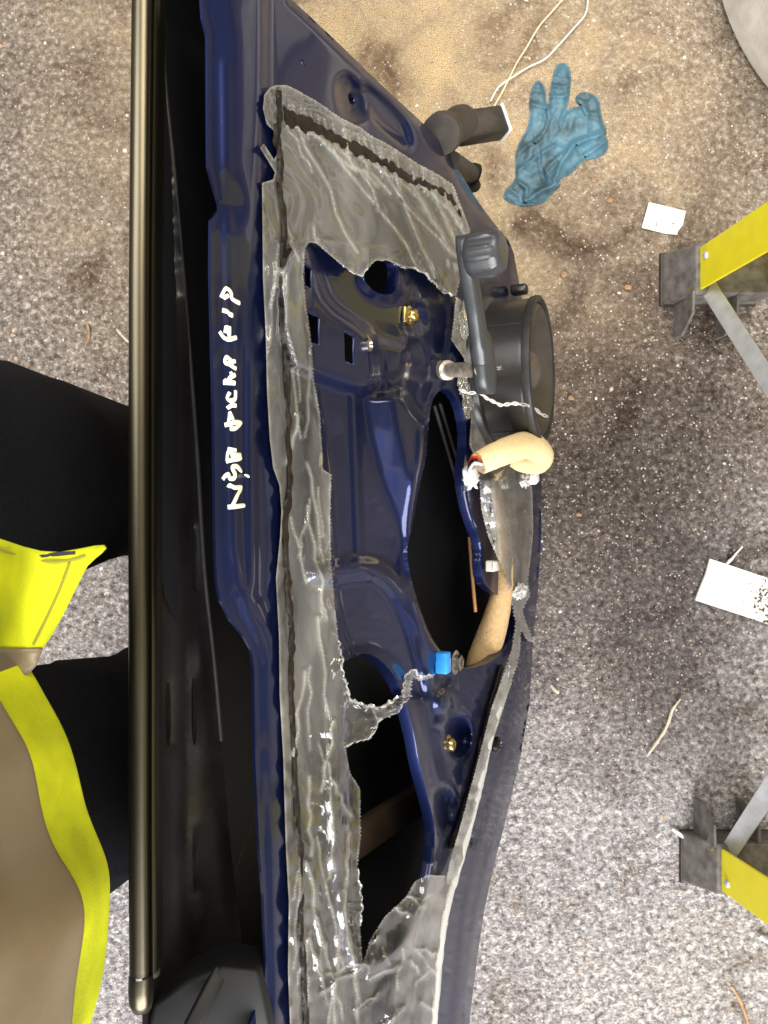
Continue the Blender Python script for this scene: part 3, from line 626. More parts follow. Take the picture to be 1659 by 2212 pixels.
for i, (x, y) in enumerate(ms):
    a = 2.6 if (655 < x < 1000 and y < 2100) else 0.35
    if 735 < x < 945 and 1440 < y < 1620: a = 4.5
    s_ = a*(1 if i % 2 else -1)*random.uniform(.3, 1); mj.append((x+s_, y+s_*random.uniform(-.5, .5)))
vs = sheet('vapour_sheet', mj, [], 4.2, sheet_h, M['sheet'], smooth=1, cfun=sheet_crease); vs['label'] = 'milky torn polythene sheet stuck over the upper panel'
def fringe(line, r, hf, step=6, amp=3.5, name='torn_fringe'):
    pts = []
    for i, (x, y) in enumerate(resample(line, step, False)):
        hh = float(hf(np.array([[x, y]]))[0]); pts.append(P(x+random.uniform(-amp, amp), y+random.uniform(-amp, amp), hh+.001+random.uniform(0, .0025)))
    mb = MB(); mb.tube(pts, [r*random.uniform(.1, 1.1) for _ in pts], seg=6, sub=2, wob=.9); part(mb, name, M['fringe'], vs)
fringe([(978, 639), (963, 632), (938, 614), (913, 586), (890, 580), (873, 577), (850, 570)], .0011, sheet_h)
fringe([(742, 1462), (758, 1511), (785, 1523), (811, 1529), (840, 1518), (870, 1500), (876, 1460), (891, 1447), (913, 1462), (938, 1460)], .0013, sheet_h, amp=4)
fringe([(886, 1500), (861, 1538), (818, 1557), (800, 1597), (767, 1603), (747, 1616)], .0010, sheet_h, amp=4)
fringe([(731, 1387), (736, 1420), (742, 1462)], .0010, sheet_h)
fringe([(774, 1880), (781, 1936), (778, 2000)], .0010, sheet_h)
fringe([(738, 572), (763, 590), (782, 597), (793, 581)], .0008, sheet_h, amp=1.5)
rsheet = [(985, 640), (1002, 655), (1018, 700), (1016, 745), (1028, 760), (1022, 800), (1046, 850), (1075, 900), (1105, 940), (1135, 985), (1150, 1060), (1152, 1150), (1146, 1210), (1140, 1255), (1146, 1285), (1138, 1300), (1128, 1318), (1136, 1345), (1155, 1388), (1140, 1385), (1126, 1362), (1122, 1420),
          (1103, 1481), (1078, 1560), (1059, 1618), (1034, 1714), (1005, 1845), (980, 1917), (963, 1905), (975, 1850), (990, 1800), (1020, 1690), (1045, 1595), (1060, 1535), (1088, 1455), (1106, 1400), (1114, 1346), (1105, 1302), (1097, 1268), (1092, 1239), (1076, 1208), (1054, 1157), (1040, 1101), (1036, 1045), (1030, 1000), (1014, 960), (1018, 900), (1008, 850), (1012, 805), (1000, 770), (975, 735), (980, 690)]
def rs_h(pv):
    y = pv[:, 1]; x = pv[:, 0]
    h = np.maximum(panel_h(pv), -.001)+.004
    foam = ridge(pv, [(1068, 1040), (1082, 1120), (1086, 1215), (1080, 1250)], 46); h += 0.016*foam
    h += 0.0022*np.abs(fnoise(pv, .04, .02, 2))+0.0012*fnoise(pv, .1, .06, 4)
    h += 0.004*sstep((1000-y)/80)*np.abs(fnoise(pv, .05, .03, 15))
    h += 0.005*np.exp(-((y-1280)/28)**2)*(.5+np.abs(fnoise(pv, .1, .1, 6)))
    h += sstep((y-1400)/60)*(0.004+0.0025*np.abs(np.sin(y*.045+fnoise(pv, .02, .02, 1)*2)))
    return h
rj = []
for i, (x, y) in enumerate(resample(rsheet, 4)):
    a = 3.0 if 1230 < y < 1480 else (1.6 if x < 1080 else 1.0)
    s_ = a*(1 if i % 2 else -1)*random.uniform(.3, 1); rj.append((x+s_, y+s_*random.uniform(-.5, .5)))
sheet('vapour_sheet', rj, [], 4.5, rs_h, M['sheet_thin'], smooth=1, cfun=lambda pv: np.maximum(.5*np.abs(fnoise(pv, .05, .02, 2))**.5, .7*np.clip(1-dist(pv, rsheet)/5, 0, 1)))['label'] = 'thin torn polythene sheet along the lower edge'
strip_c = [(1100, 1440), (1082, 1520), (1060, 1590), (1038, 1690), (1010, 1800), (985, 1890), (965, 1960), (952, 2050), (943, 2140), (936, 2230)]
mb = MB(); mb.tube([P(x, y, hp(x, y)+.008) for x, y in strip_c], [.004, .006, .0075, .0078, .008, .008, .0075, .007, .007, .007], seg=12, sub=8, flat=.35, up=ND, wob=.35)
part(mb, 'folded_sheet_edge', M['sheet_roll'])
# crumpled white knot and the twisted strand over the speaker
def crumple(c, sx, sy, sz, name, m, seed):
    bm = bmesh.new(); bmesh.ops.create_icosphere(bm, subdivisions=4, radius=1.0)
    for v in bm.verts:
        n = noise.noise(v.co*2.2+Vector((seed, 0, 0)))*.5+abs(noise.noise(v.co*5+Vector((0, seed, 0))))*.35; v.co *= (0.75+n)
        v.co = Vector((v.co.x*sx, v.co.y*sy, v.co.z*sz))
    R = Matrix((-WD*-1, (0, 1, 0), ND)).transposed(); mb = MB(); mb.v = [R @ v.co+c for v in bm.verts]; mb.f = [tuple(v.index for v in f.verts) for f in bm.faces]; bm.free()
    return part(mb, name, m)
crumple(P(1122, 1278, .012), .030, .011, .007, 'crumpled_film', M['sheet_roll'], 3.1)
crumple(P(1018, 1036, .010), .014, .010, .007, 'tape_wrap', M['white'], 5.7)
st = z7b([(230, 1440), (300, 1470), (400, 1465), (450, 1510), (570, 1570), (680, 1555), (800, 1570), (860, 1600), (900, 1640), (960, 1665)])
mb = MB()
for ph in (0, math.pi):
    pts = []
    for i, (x, y) in enumerate(resample(st, 6, False)):
        hh = .012+.052*min(1, max(0, (x-1000)/120)); pts.append(P(x, y+2.6*math.sin(i*1.1+ph), hh))
    mb.tube(pts, .0009, seg=5, sub=2, wob=.4)
part(mb, 'twisted_film_strand', M['sheet_roll'])
for k, (x, y, s) in enumerate(((1000, 822, .010), (1010, 868, .011), (1002, 690, .012))):
    crumple(P(x, y, .008), s*.8, s*1.7, .005, 'crumpled_film', M['sheet_thin'], 9.0+k)

# window crank: spindle, arm, knob
sp0 = P(958, 800, .0); sp1 = P(1040, 798, .056)
mb = MB(); mb.tube([sp0, sp0.lerp(sp1, .5), sp1], .0068, seg=16, sub=3)
ax = (sp1-sp0).normalized(); mb.lathe(sp0, ax, [(.0095, -.004), (.0095, .010), (.0068, .012)], 18)
crank_sp = part(mb, 'crank_spindle', mat('worn_spindle', (0.70, 0.66, 0.58), 0.3, 0.5, vscale=150, col2=(0.42, 0.30, 0.18)))
armp = [(1047, 812, .054), (1043, 770, .055), (1034, 720, .058), (1024, 660, .062), (1012, 590, .067), (1006, 545, .070), (1004, 528, .070)]
wid = [.0165, .0160, .0120, .0098, .0090, .0088, .0075]
def arm():
    V = [P(x, y, h) for x, y, h in armp]; mb = MB(); rows = []
    q = []; qw = []
    sub = 5
    for i in range(len(V)-1):
        for k in range(sub): t = k/sub; q.append(V[i].lerp(V[i+1], t)); qw.append(wid[i]*(1-t)+wid[i+1]*t)
    q.append(V[-1]); qw.append(wid[-1]); seg = 20
    d0 = (q[0]-q[1]).normalized(); d1 = (q[-1]-q[-2]).normalized()
    for t in (.35, .65, .86, .98): q.insert(0, V[0]+d0*wid[0]*t); qw.insert(0, wid[0]*math.sqrt(1-t*t))
    for t in (.5, .85, .98): q.append(V[-1]+d1*wid[-1]*t); qw.append(wid[-1]*math.sqrt(1-t*t))
    for i, c in enumerate(q):
        d = (q[min(i+1, len(q)-1)]-q[max(i-1, 0)]).normalized(); b = d.cross(ND).normalized(); n = b.cross(d)
        th = .0065 if i > 12 else .0085
        for k in range(seg):
            a = 2*math.pi*k/seg; ca, sa = math.cos(a), math.sin(a)
            mb.v.append(c+b*qw[i]*math.copysign(abs(ca)**.6, ca)+n*th*math.copysign(abs(sa)**.7, sa))
    m = len(q); mb.f += [(i*seg+k, i*seg+(k+1) % seg, (i+1)*seg+(k+1) % seg, (i+1)*seg+k) for i in range(m-1) for k in range(seg)]+[tuple(range(seg))[::-1], tuple((m-1)*seg+k for k in range(seg))]
    return part(mb, 'crank_arm', M['crank'])
arm_o = arm()
kb = P(1018, 554, .074); ka = (ND+Vector((0, 0.02, 0))).normalized()
mb = MB(); seg = 120
for r, h in ((.0145, -.002), (.0165, 0), (.0172, .004), (.0170, .018), (.0165, .022), (.0148, .025), (.011, .0265), (0.0005, .027)):
    x = Vector((0, 1, 0)); y = ka.cross(x)
    for i in range(seg):
        a = 2*math.pi*i/seg; fl_ = (.0015*max(0, math.cos(a*12))**4 if .003 < h < .022 else 0)
        mb.v.append(kb+ka*h+(x*math.cos(a)+y*math.sin(a))*(r+fl_))
mb.f += [(k*seg+i, k*seg+(i+1) % seg, (k+1)*seg+(i+1) % seg, (k+1)*seg+i) for k in range(7) for i in range(seg)]
part(mb, 'crank_knob', M['crank'], arm_o)

# loudspeaker on its ring
sc_f = P(1166, 800, .058); R0 = .0785
NS = Vector((math.cos(math.radians(21.5)), 0, math.sin(math.radians(21.5)))); sb = sc_f-NS*.058
mb = MB(); mb.lathe(sb, NS, [(R0*1.06, -.004), (R0*1.06, .008), (R0*1.03, .010), (R0*.985, .011), (R0*.985, .050), (R0*.99, .056), (R0*.97, .058), (R0*.93, .058), (R0*.93, .050)], 96)
spk = part(mb, 'speaker_housing', M['speaker'])
mb = MB(); mb.lathe(sb, NS, [(R0*1.005, .053), (R0*1.02, .057), (R0*1.01, .061), (R0*.97, .0625), (R0*.935, .061), (R0*.92, .058)], 96); part(mb, 'speaker_rim', M['rubber'], spk)
mb = MB(); mb.lathe(sb, NS, [(R0*.93, .057), (R0*.90, .0595), (R0*.86, .061), (R0*.81, .0585), (R0*.79, .056), (R0*.60, .048), (R0*.40, .039), (R0*.30, .035)], 96); part(mb, 'speaker_cone', M['cone'], spk)
mb = MB(); mb.lathe(sb, NS, [(R0*.33, .036), (R0*.30, .048), (R0*.22, .055), (R0*.11, .059), (.0003, .060)], 64); part(mb, 'dust_cap', M['dome'], spk)
# joints and lugs on the ring
for a in (math.radians(62), math.radians(155), math.radians(250)):
    x = Vector((0, 1, 0)); y = NS.cross(x); d = x*math.cos(a)+y*math.sin(a); t = NS.cross(d)
    mb = MB(); mb.bar(sb+d*R0*.988+NS*.012, sb+d*R0*.988+NS*.050, .0022, .0016, d); part(mb, 'housing_joint', M['rubber'], spk)
mb = MB(); mb.box(P(1122, 626, .012), .020, .012, .014, Matrix((ND, (0, 1, 0), -WD)).transposed()); part(mb, 'mounting_lug', M['speaker'], spk, bevel=.003)
mb = MB(); mb.box(P(1070, 700, .004), .006, .05, .03, Matrix((ND, (0, 1, 0), -WD)).transposed()); part(mb, 'mounting_flange', M['speaker'], spk, bevel=.003)
mb = MB(); c = P(1080, 795, .048); mb.lathe(c, ND, [(0, -.002), (.003, -.002), (.003, .0015), (0, .0025)], 12); part(mb, 'screw', M['steel'], spk)

# foam-wrapped cable
fa = [(1036, 1000, .028), (1070, 984, .040), (1110, 968, .048), (1146, 962, .050), (1168, 984, .046), (1160, 1002, .036), (1132, 1000, .026), (1112, 990, .016)]
mb = MB(); mb.tube([P(*q) for q in fa], [.0118, .0128, .0140, .0150, .0150, .0125, .0115, .0115], seg=18, sub=8, wob=.03)
fo = part(mb, 'foam_wrapped_cable', M['foam'])
q0 = P(*fa[0]); q1 = P(*fa[1]); dx = (q0-q1).normalized()
mb = MB(); mb.lathe(q0-dx*.0005, dx, [(.0116, 0), (.0108, .0012), (.006, .0006), (.003, .0016), (.0003, .0012)], 18); part(mb, 'cut_end', M['foam_end'], fo)
for k, (m, oy, r) in enumerate(((M['red'], 0.0, .0016), (M['orange'], .002, .0014), (M['black'], -.002, .0017), (M['white'], -.004, .0015))):
    a = P(1040, 994, .032)+Vector((0, oy, 0)); b = P(1024, 988, .030)+Vector((0, oy*1.5, .001*k)); c = P(1014, 1005, .020)+Vector((0, oy, 0)); e = P(1012, 1024, .012)+Vector((0, oy, 0))
    mb = MB(); mb.tube([a, b, c, e], r, seg=8); part(mb, 'wire', m, fo)
mb = MB(); mb.box(P(1016, 1026, .014), .012, .018, .016, Matrix((ND, (0, 1, 0), -WD)).transposed() @ Matrix.Rotation(.4, 3, 'X')); part(mb, 'connector_plug', M['white'], fo, bevel=.0025)
mb = MB(); mb.box(P(1150, 1032, .020), .014, .014, .018, Matrix((ND, (0, 1, 0), -WD)).transposed() @ Matrix.Rotation(.3, 3, 'X')); part(mb, 'connector_plug', M['white'], fo, bevel=.0025)
crumple(P(1134, 1038, .016), .012, .010, .006, 'crumpled_film', M['sheet_roll'], 14.2)
mb = MB(); fb = [(1066, 1045, .001), (1080, 1110, .002), (1086, 1180, .002), (1088, 1240, .003), (1080, 1300, -.002), (1064, 1360, -.012), (1042, 1425, -.024), (1028, 1470, -.036)]
mb.tube([P(*q) for q in fb], [.009, .0125, .0130, .0135, .0165, .0205, .0220, .020], seg=18, sub=8, wob=.04, flat=.8, up=ND); part(mb, 'foam_wrapped_cable', mat('tan_foam', (0.46, 0.31, 0.15), 0.9, 0, var=0.15, vscale=250, bump=0.45, bscale=600))
mb = MB(); mb.box(P(1064, 1222, .009), .010, .012, .020, Matrix((ND, (0, 1, 0), -WD)).transposed()); mb.box(P(1070, 1222, .016), .003, .010, .014, Matrix((ND, (0, 1, 0), -WD)).transposed()); part(mb, 'cable_clip', M['clear'], bevel=.0012)

# hinge-side harness boot and connector, check strap
b0 = P(935, 300, .004); b1 = dep(1000, 262, .86)
mb = MB(); ddir = (b1-b0)
pr = [b0+ddir*t for t in (.22, .30, .38, .48, .58, .70, .82, .95, 1.02)]
mb.tube(pr, [.019, .020, .0135, .0165, .014, .0175, .0185, .018, .012], seg=20, sub=4, flat=1.0); boot = part(mb, 'harness_boot', M['dusty_rubber'])
c = dep(1052, 270, .90); xd = Vector((.86, .30, -.35)).normalized(); yd = Vector((0, 0, 1)).cross(xd).normalized(); zd = xd.cross(yd); R = Matrix((xd, yd, zd)).transposed()
mb = MB(); mb.box(c-xd*.010, .060, .032, .024, R); cn = part(mb, 'harness_connector', M['dusty_rubber'], boot, bevel=.003)
mb = MB(); mb.box(c+xd*.021, .003, .034, .026, R); part(mb, 'connector_gasket', M['white'], boot, bevel=.001)
mb = MB(); mb.tube([P(975, 345, -.004), dep(1012, 372, .93), dep(1026, 384, .945)], [.009, .011, .010], seg=14); ck = part(mb, 'check_strap', M['dusty_rubber'])
mb = MB(); mb.tube([dep(1022, 358, .945), dep(1034, 362, .95), dep(1033, 374, .955), dep(1024, 378, .95)], .004, seg=8); part(mb, 'strap_pin', M['rubber'], ck)
mb = MB(); mb.tube([dep(1018, 392, .95), dep(1026, 404, .96)], [.010, .008], seg=12); part(mb, 'strap_bushing', M['rubber'], ck)

# ================================================================ PERSON (standing behind the door's top edge)
per = empty('person', (-0.30, -0.10, 0)); PL = Vector((-.30, -.10, 0))
tag(per, 'person in black trousers and yellow high-visibility vest standing behind the door', 'person')
def skinmesh(name, joints, edges, m, root=0, sub=2):
    me = bpy.data.meshes.new(name); me.from_pydata([Vector(j[:3])-PL for j in joints], edges, []); me.update()
    o = bpy.data.objects.new(name, me); COL.objects.link(o); o.parent = per; me.materials.append(m)
    s = o.modifiers.new('skin', 'SKIN'); s.use_smooth_shade = True
    for i, j in enumerate(joints):
        sv = me.skin_vertices[0].data[i]; sv.radius = (j[3], j[4] if len(j) > 4 else j[3]); sv.use_root = (i == root)
    q = o.modifiers.new('subsurf', 'SUBSURF'); q.levels = sub; q.render_levels = sub; return o
yL, yR = 0.025, -0.225
J = [(-.40, -.12, .82, .13), (-.40, -.12, .98, .13), (-.40, -.12, 1.15, .12), (-.38, -.12, 1.28, .09), (-.36, -.12, 1.38, .062), (-.345, -.12, 1.46, .062), (-.34, -.12, 1.53, .055), (-.34, -.12, 1.57, .04),
     (-.40, -.05, .78, .085), (-.30, yL, .47, .055), (-.27, yL+.01, .09, .04), (-.17, yL+.02, .035, .03),
     (-.40, -.19, .78, .085), (-.28, yR, .47, .055), (-.26, yR-.005, .09, .04), (-.16, yR, .035, .03),
     (-.40, .06, 1.28, .042), (-.50, .13, 1.06, .045), (-.46, .10, .86, .038), (-.40, -.30, 1.28, .042), (-.50, -.38, 1.06, .045), (-.46, -.35, .86, .038)]
E = [(0, 1), (1, 2), (2, 3), (3, 4), (4, 5), (5, 6), (6, 7), (0, 8), (8, 9), (9, 10), (10, 11), (0, 12), (12, 13), (13, 14), (14, 15), (3, 16), (16, 17), (17, 18), (3, 19), (19, 20), (20, 21)]
skinmesh('body', J, E, M['skin'])
skinmesh('trousers', [(-.40, -.12, .90, .15), (-.40, -.12, .82, .145), (-.39, -.01, .72, .110), (-.292, yL+.008, .47, .094), (-.262, yL+.008, .25, .075), (-.25, yL+.01, .07, .078), (-.39, -.21, .72, .105), (-.262, yR+.005, .50, .108), (-.250, yR, .25, .085), (-.24, yR, .07, .085)],
         [(0, 1), (1, 2), (2, 3), (3, 4), (4, 5), (1, 6), (6, 7), (7, 8), (8, 9)], M['trouser'], 1)
tx = bpy.data.textures.new('cloth_folds', 'CLOUDS'); tx.noise_scale = 0.07; tx.noise_depth = 3
o = per.children[-1]; dm = o.modifiers.new('folds', 'DISPLACE'); dm.texture = tx; dm.strength = 0.030; dm.mid_level = 0.5
for y in (yL+.012, yR):
    skinmesh('boot', [(-.29, y, .05, .048), (-.23, y, .048, .05), (-.16, y, .04, .047), (-.10, y, .034, .036)], [(0, 1), (1, 2), (2, 3)], M['rubber'])
skinmesh('jumper', [(-.41, -.12, .92, .155), (-.41, -.12, 1.12, .165), (-.39, -.12, 1.30, .125), (-.37, -.12, 1.38, .07), (-.40, .075, 1.30, .066), (-.50, .135, 1.06, .058), (-.455, .09, .85, .055), (-.40, -.315, 1.30, .066), (-.50, -.385, 1.06, .058), (-.455, -.34, .85, .055)],
         [(0, 1), (1, 2), (2, 3), (2, 4), (4, 5), (5, 6), (2, 7), (7, 8), (8, 9)], M['trouser'], 1)
def head():
    bm = bmesh.new(); bmesh.ops.create_icosphere(bm, subdivisions=4, radius=1.0); C0 = Vector((-.325, -.12, 1.56))-PL
    G = lambda a, b, r: math.exp(-((a-b).length/r)**2)
    for v in bm.verts:
        n = v.co.copy(); q = Vector((n.x*.098, n.y*.077, n.z*.118))
        if n.z < -.2: q.y *= 1-.28*(-n.z-.2); q.x *= 1-.12*(-n.z-.2)
        q.x += .026*G(n, Vector((.98, 0, -.12)), .17)+.012*G(n, Vector((.95, 0, .06)), .16)+.010*G(n, Vector((.85, 0, -.72)), .25)+.006*G(n, Vector((.9, 0, -.42)), .16)
        for sg in (1, -1):
            q.x -= .013*G(n, Vector((.88, .36*sg, .08)), .17); q.x += .006*G(n, Vector((.88, .36*sg, .27)), .2); q.y += sg*.016*G(n, Vector((-.05, sg, -.02)), .2)
        v.co = q+C0
    mb = MB(); mb.v = [v.co.copy() for v in bm.verts]; mb.f = [tuple(v.index for v in f.verts) for f in bm.faces]; bm.free(); hd = mb.build('head', M['skin'], per)
    for sg in (1, -1):
        mb = MB(); mb.lathe(C0+Vector((.068, .031*sg, .008)), (1, 0, 0), [(.0115, 0), (.0105, .006), (.006, .0098), (.0003, .011)], 16); mb.build('eye', M['white'], hd)
    mb = MB(); mb.bar(C0+Vector((.088, -.020, -.050)), C0+Vector((.088, .020, -.050)), .006, .008, (1, 0, 0)); mb.build('mouth', mat('lip', (0.38, 0.16, 0.13), 0.5), hd, bevel=.002)
    mb = MB(); mb.lathe(C0+Vector((-.008, 0, .030)), (-.25, 0, 1), [(.098, -.012), (.102, 0), (.102, .020), (.096, .050), (.076, .080), (.042, .097), (.0005, .102)], 32); mb.build('knitted_hat', M['hat'], per)
head()
# vest: lofted cloth round the body, hem towards the camera
hem = [(60, 1425), (92, 1500), (128, 1580), (160, 1660), (190, 1745), (215, 1815), (230, 1880), (232, 1950), (224, 2050), (207, 2180)]
hemw = [dep(x, y, .38) for x, y in hem]+[Vector((-.165, -.30, .72)), Vector((-.22, -.35, .725)), Vector((-.34, -.375, .73)), Vector((-.50, -.34, .735)), Vector((-.57, -.20, .74)), Vector((-.57, -.05, .74)), Vector((-.50, .09, .735)), Vector((-.38, .11, .73)), Vector((-.29, .07, .725))]
def loopz(z, s, lean):
    c = Vector((-.38, -.13, 0)); out = []
    for i, p in enumerate(hemw):
        q = Vector((c.x+(p.x-c.x)*s-lean, c.y+(p.y-c.y)*s, z+(p.z-.72))); wv = noise.noise(Vector((i*.55, z*3, 2)))*.006+noise.noise(Vector((i*.9, z*14, 5)))*.007
        out.append(q+Vector((wv, wv*.5, 0)))
    return out
def band(z0, z1, s0, s1, l0, l1, nz, m, name, parent=per, thick=.0015):
    mb = MB(); n = len(hemw); rows = nz+1
    for k in range(rows):
        t = k/nz; mb.v += loopz(z0+(z1-z0)*t, s0+(s1-s0)*t, l0+(l1-l0)*t)
    mb.f = [(k*n+i, k*n+i+1, (k+1)*n+i+1, (k+1)*n+i) for k in range(nz) for i in range(n-1)]
    mb.v = [v-PL for v in mb.v]; o = obj(name, mb.v, mb.f, m, parent); s = o.modifiers.new('solid', 'SOLIDIFY'); s.thickness = thick; s.offset = -1
    q = o.modifiers.new('subsurf', 'SUBSURF'); q.levels = 2; q.render_levels = 2; return o
vest = band(.720, .764, 1.0, 1.0, 0, .003, 4, M['hivis'], 'vest')
band(.754, .83, 1.006, .996, .002, .018, 6, M['tape'], 'reflective_tape', vest)
band(.83, 1.26, .99, .86, .018, .03, 8, M['hivis'], 'vest_body', vest)
# free front corner of the vest
def cloth_px(poly, d0, step, hf, m, name, parent):
    pv, fs, rims = patch(poly, [], step); mb = MB()
    mb.v = [dep(x, y, d0+hf(x, y))-PL for x, y in pv]; mb.f = fs; o = obj(name, mb.v, mb.f, m, parent)
    s = o.modifiers.new('solid', 'SOLIDIFY'); s.thickness = .0016; return o
flapf = lambda x, y: .004*math.sin(x*.03+y*.012)-.010*max(0, (1440-y)/300)+.02*max(0, (60-x)/120)
cloth_px([(-90, 1130), (0, 1163), (50, 1180), (90, 1190), (130, 1192), (175, 1184), (205, 1178), (226, 1177), (231, 1184), (222, 1194), (205, 1208), (190, 1222), (165, 1270), (140, 1320), (115, 1365), (92, 1398), (0, 1399), (-90, 1400)], .372, 12, flapf, M['hivis'], 'vest_corner', vest)
cloth_px([(-90, 1401), (0, 1400), (92, 1399), (80, 1432), (55, 1456), (20, 1474), (-40, 1490), (-90, 1500)], .371, 12, flapf, M['tape'], 'reflective_tape', vest)
mb = MB(); mb.tube([dep(x, y, .372+flapf(x, y)-.0018) for x, y in ((-20, 1177), (40, 1199), (100, 1212), (150, 1210), (185, 1200))], .0006, seg=6)
mb.tube([dep(x, y, .372+flapf(x, y)-.0018) for x, y in ((150, 1215), (130, 1270), (105, 1325), (72, 1392))], .0006, seg=6)
mb.v = [v-PL for v in mb.v]; mb.build('stitching', M['thread'], vest)
mb = MB(); mb.prism([dep(x, y, .372+flapf(x, y)-.0012)-PL for x, y in ((86, 1199), (122, 1192), (164, 1190), (164, 1197), (126, 1201), (92, 1204))], (0, 0, .0008)); mb.build('vest_fastener', M['hat'], vest)

# ================================================================ STEPLADDER
lad = empty('step_ladder', (.46, -.08, 0)); LL = Vector((.46, -.08, 0))
tag(lad, 'yellow fibreglass stepladder with grey plastic feet and metal braces', 'ladder')
def lp(mb, name, m, parent=lad, **k):
    off = Vector((0, 0, 0)); p = parent
    while p is not None: off += p.location; p = p.parent
    mb.v = [v-off for v in mb.v]; return mb.build(name, m, parent, **k)
TOP = 1.75
def stile(x0, y0, lx, ly, sgn, z0):
    # C-channel: flange towards -X, web on the outer side, second flange towards +X
    def pt(x, y, z): return Vector((x0+x+lx*z, y0+y+ly*z, z))
    mb = MB(); t = .0035; fw = .057; wd = .095; prof = [(0, 0), (wd, 0), (wd, -sgn*fw), (wd-t, -sgn*fw), (wd-t, -sgn*t), (t, -sgn*t), (t, -sgn*fw), (0, -sgn*fw)]
    n = 8
    for z in (z0, TOP): mb.v += [pt(x, y, z) for x, y in prof]
    mb.f = [(i, (i+1) % n, n+(i+1) % n, n+i) for i in range(n)]+[tuple(range(n)), tuple(range(n, 2*n))]
    return lp(mb, 'stile', M['yellow'], smooth=False, bevel=.001), pt
uf = dep(1506, 532, 1.035); lf = dep(1552, 1937, 1.035)
s1, pt1 = stile(uf.x, uf.y, .06, -.02, 1, .060); s2, pt2 = stile(lf.x, lf.y, .06, .12, -1, .060)
for pt, sg, st_ in ((pt1, 1, s1), (pt2, -1, s2)):
    mb = MB()          # boot: outer shell round the stile, flared to the floor
    o0 = [(-.006, .005*sg, .066), (.102, .005*sg, .066), (.102, -.064*sg, .066), (-.006, -.064*sg, .066)]
    b0_ = [(-.026, .010*sg, .004), (.106, .010*sg, .004), (.106, -.062*sg, .004), (-.026, -.062*sg, .004)]
    mb.hexa([pt(x, y, z) for x, y, z in b0_]+[pt(x, y, z) for x, y, z in o0]); ft = lp(mb, 'foot', M['footplastic'], smooth=False, bevel=.003)
    mb = MB(); mb.hexa([pt(x, y, z) for x, y, z in ((-.029, .012*sg, 0), (.109, .012*sg, 0), (.109, -.065*sg, 0), (-.029, -.065*sg, 0), (-.028, .012*sg, .006), (.108, .012*sg, .006), (.108, -.064*sg, .006), (-.028, -.064*sg, .006))]); lp(mb, 'foot_pad', M['dusty_rubber'], ft, smooth=False, bevel=.002)
    for x in (-.010, .050):   # two gusset plates running inwards
        mb = MB(); mb.prism([pt(x, -.058*sg, .066), pt(x, -.058*sg, .004), pt(x, -.112*sg, .004), pt(x, -.112*sg, .030), pt(x, -.088*sg, .064)], (.004, 0, 0))
        lp(mb, 'gusset_plate', M['footplastic'], ft, smooth=False, bevel=.0012)
    mb = MB(); mb.lathe(pt(-.0075, -.058*sg, .052), (-1, 0, .2), [(.010, -.002), (.010, .001), (.006, .003), (.004, .0015), (0, .0015)], 20); lp(mb, 'rivet', M['zinc'], ft)
    mb = MB(); mb.lathe(pt(-.0005, -.016*sg, .082), (-1, 0, 0), [(.0055, -.001), (.005, .002), (.003, .0032), (0, .0036)], 16); lp(mb, 'rivet', M['alu'], st_)
    mb = MB(); a = pt(.012, -.050*sg, .060); b = Vector(((pt1(0, 0, .30).x+pt2(0, 0, .30).x)/2+.03, .10*sg-.08, .285)); mb.bar(a, b, .022, .004, Vector((-.6, -.25*sg, .75))); lp(mb, 'brace', M['alu'], smooth=False, bevel=.001)
z = .30; k = 0
while z < TOP-.1:
    a = pt1(.002, -.004, z); b = pt2(.002, .004, z); mb = MB()
    mb.hexa([a+Vector((0, 0, -.022)), b+Vector((0, 0, -.022)), b+Vector((.085, 0, -.022)), a+Vector((.085, 0, -.022)), a, b, b+Vector((.085, 0, 0)), a+Vector((.085, 0, 0))]); lp(mb, 'tread', M['alu'], smooth=False, bevel=.002); z += .27
a = pt1(-.02, .02, TOP); b = pt2(-.02, -.02, TOP); mb = MB(); mb.hexa([a, b, b+Vector((.28, 0, 0)), a+Vector((.28, 0, 0)), a+Vector((0, 0, .05)), b+Vector((0, 0, .05)), b+Vector((.28, 0, .05)), a+Vector((.28, 0, .05))]); lp(mb, 'top_cap', M['yellow'], smooth=False, bevel=.006)
for pt, sg in ((pt1, 1), (pt2, -1)):
    top = pt(.20, -.01*sg, TOP-.01); bt = Vector((1.25, (uf.y if sg > 0 else lf.y), .03)); mb = MB(); mb.bar(bt, top, .03, .05, (0, 1, 0)); rl = lp(mb, 'rear_leg', M['yellow'], smooth=False, bevel=.002)
    mb = MB(); mb.box(bt+Vector((0, 0, -.003)), .06, .05, .052); lp(mb, 'foot', M['footplastic'], smooth=False, bevel=.003)

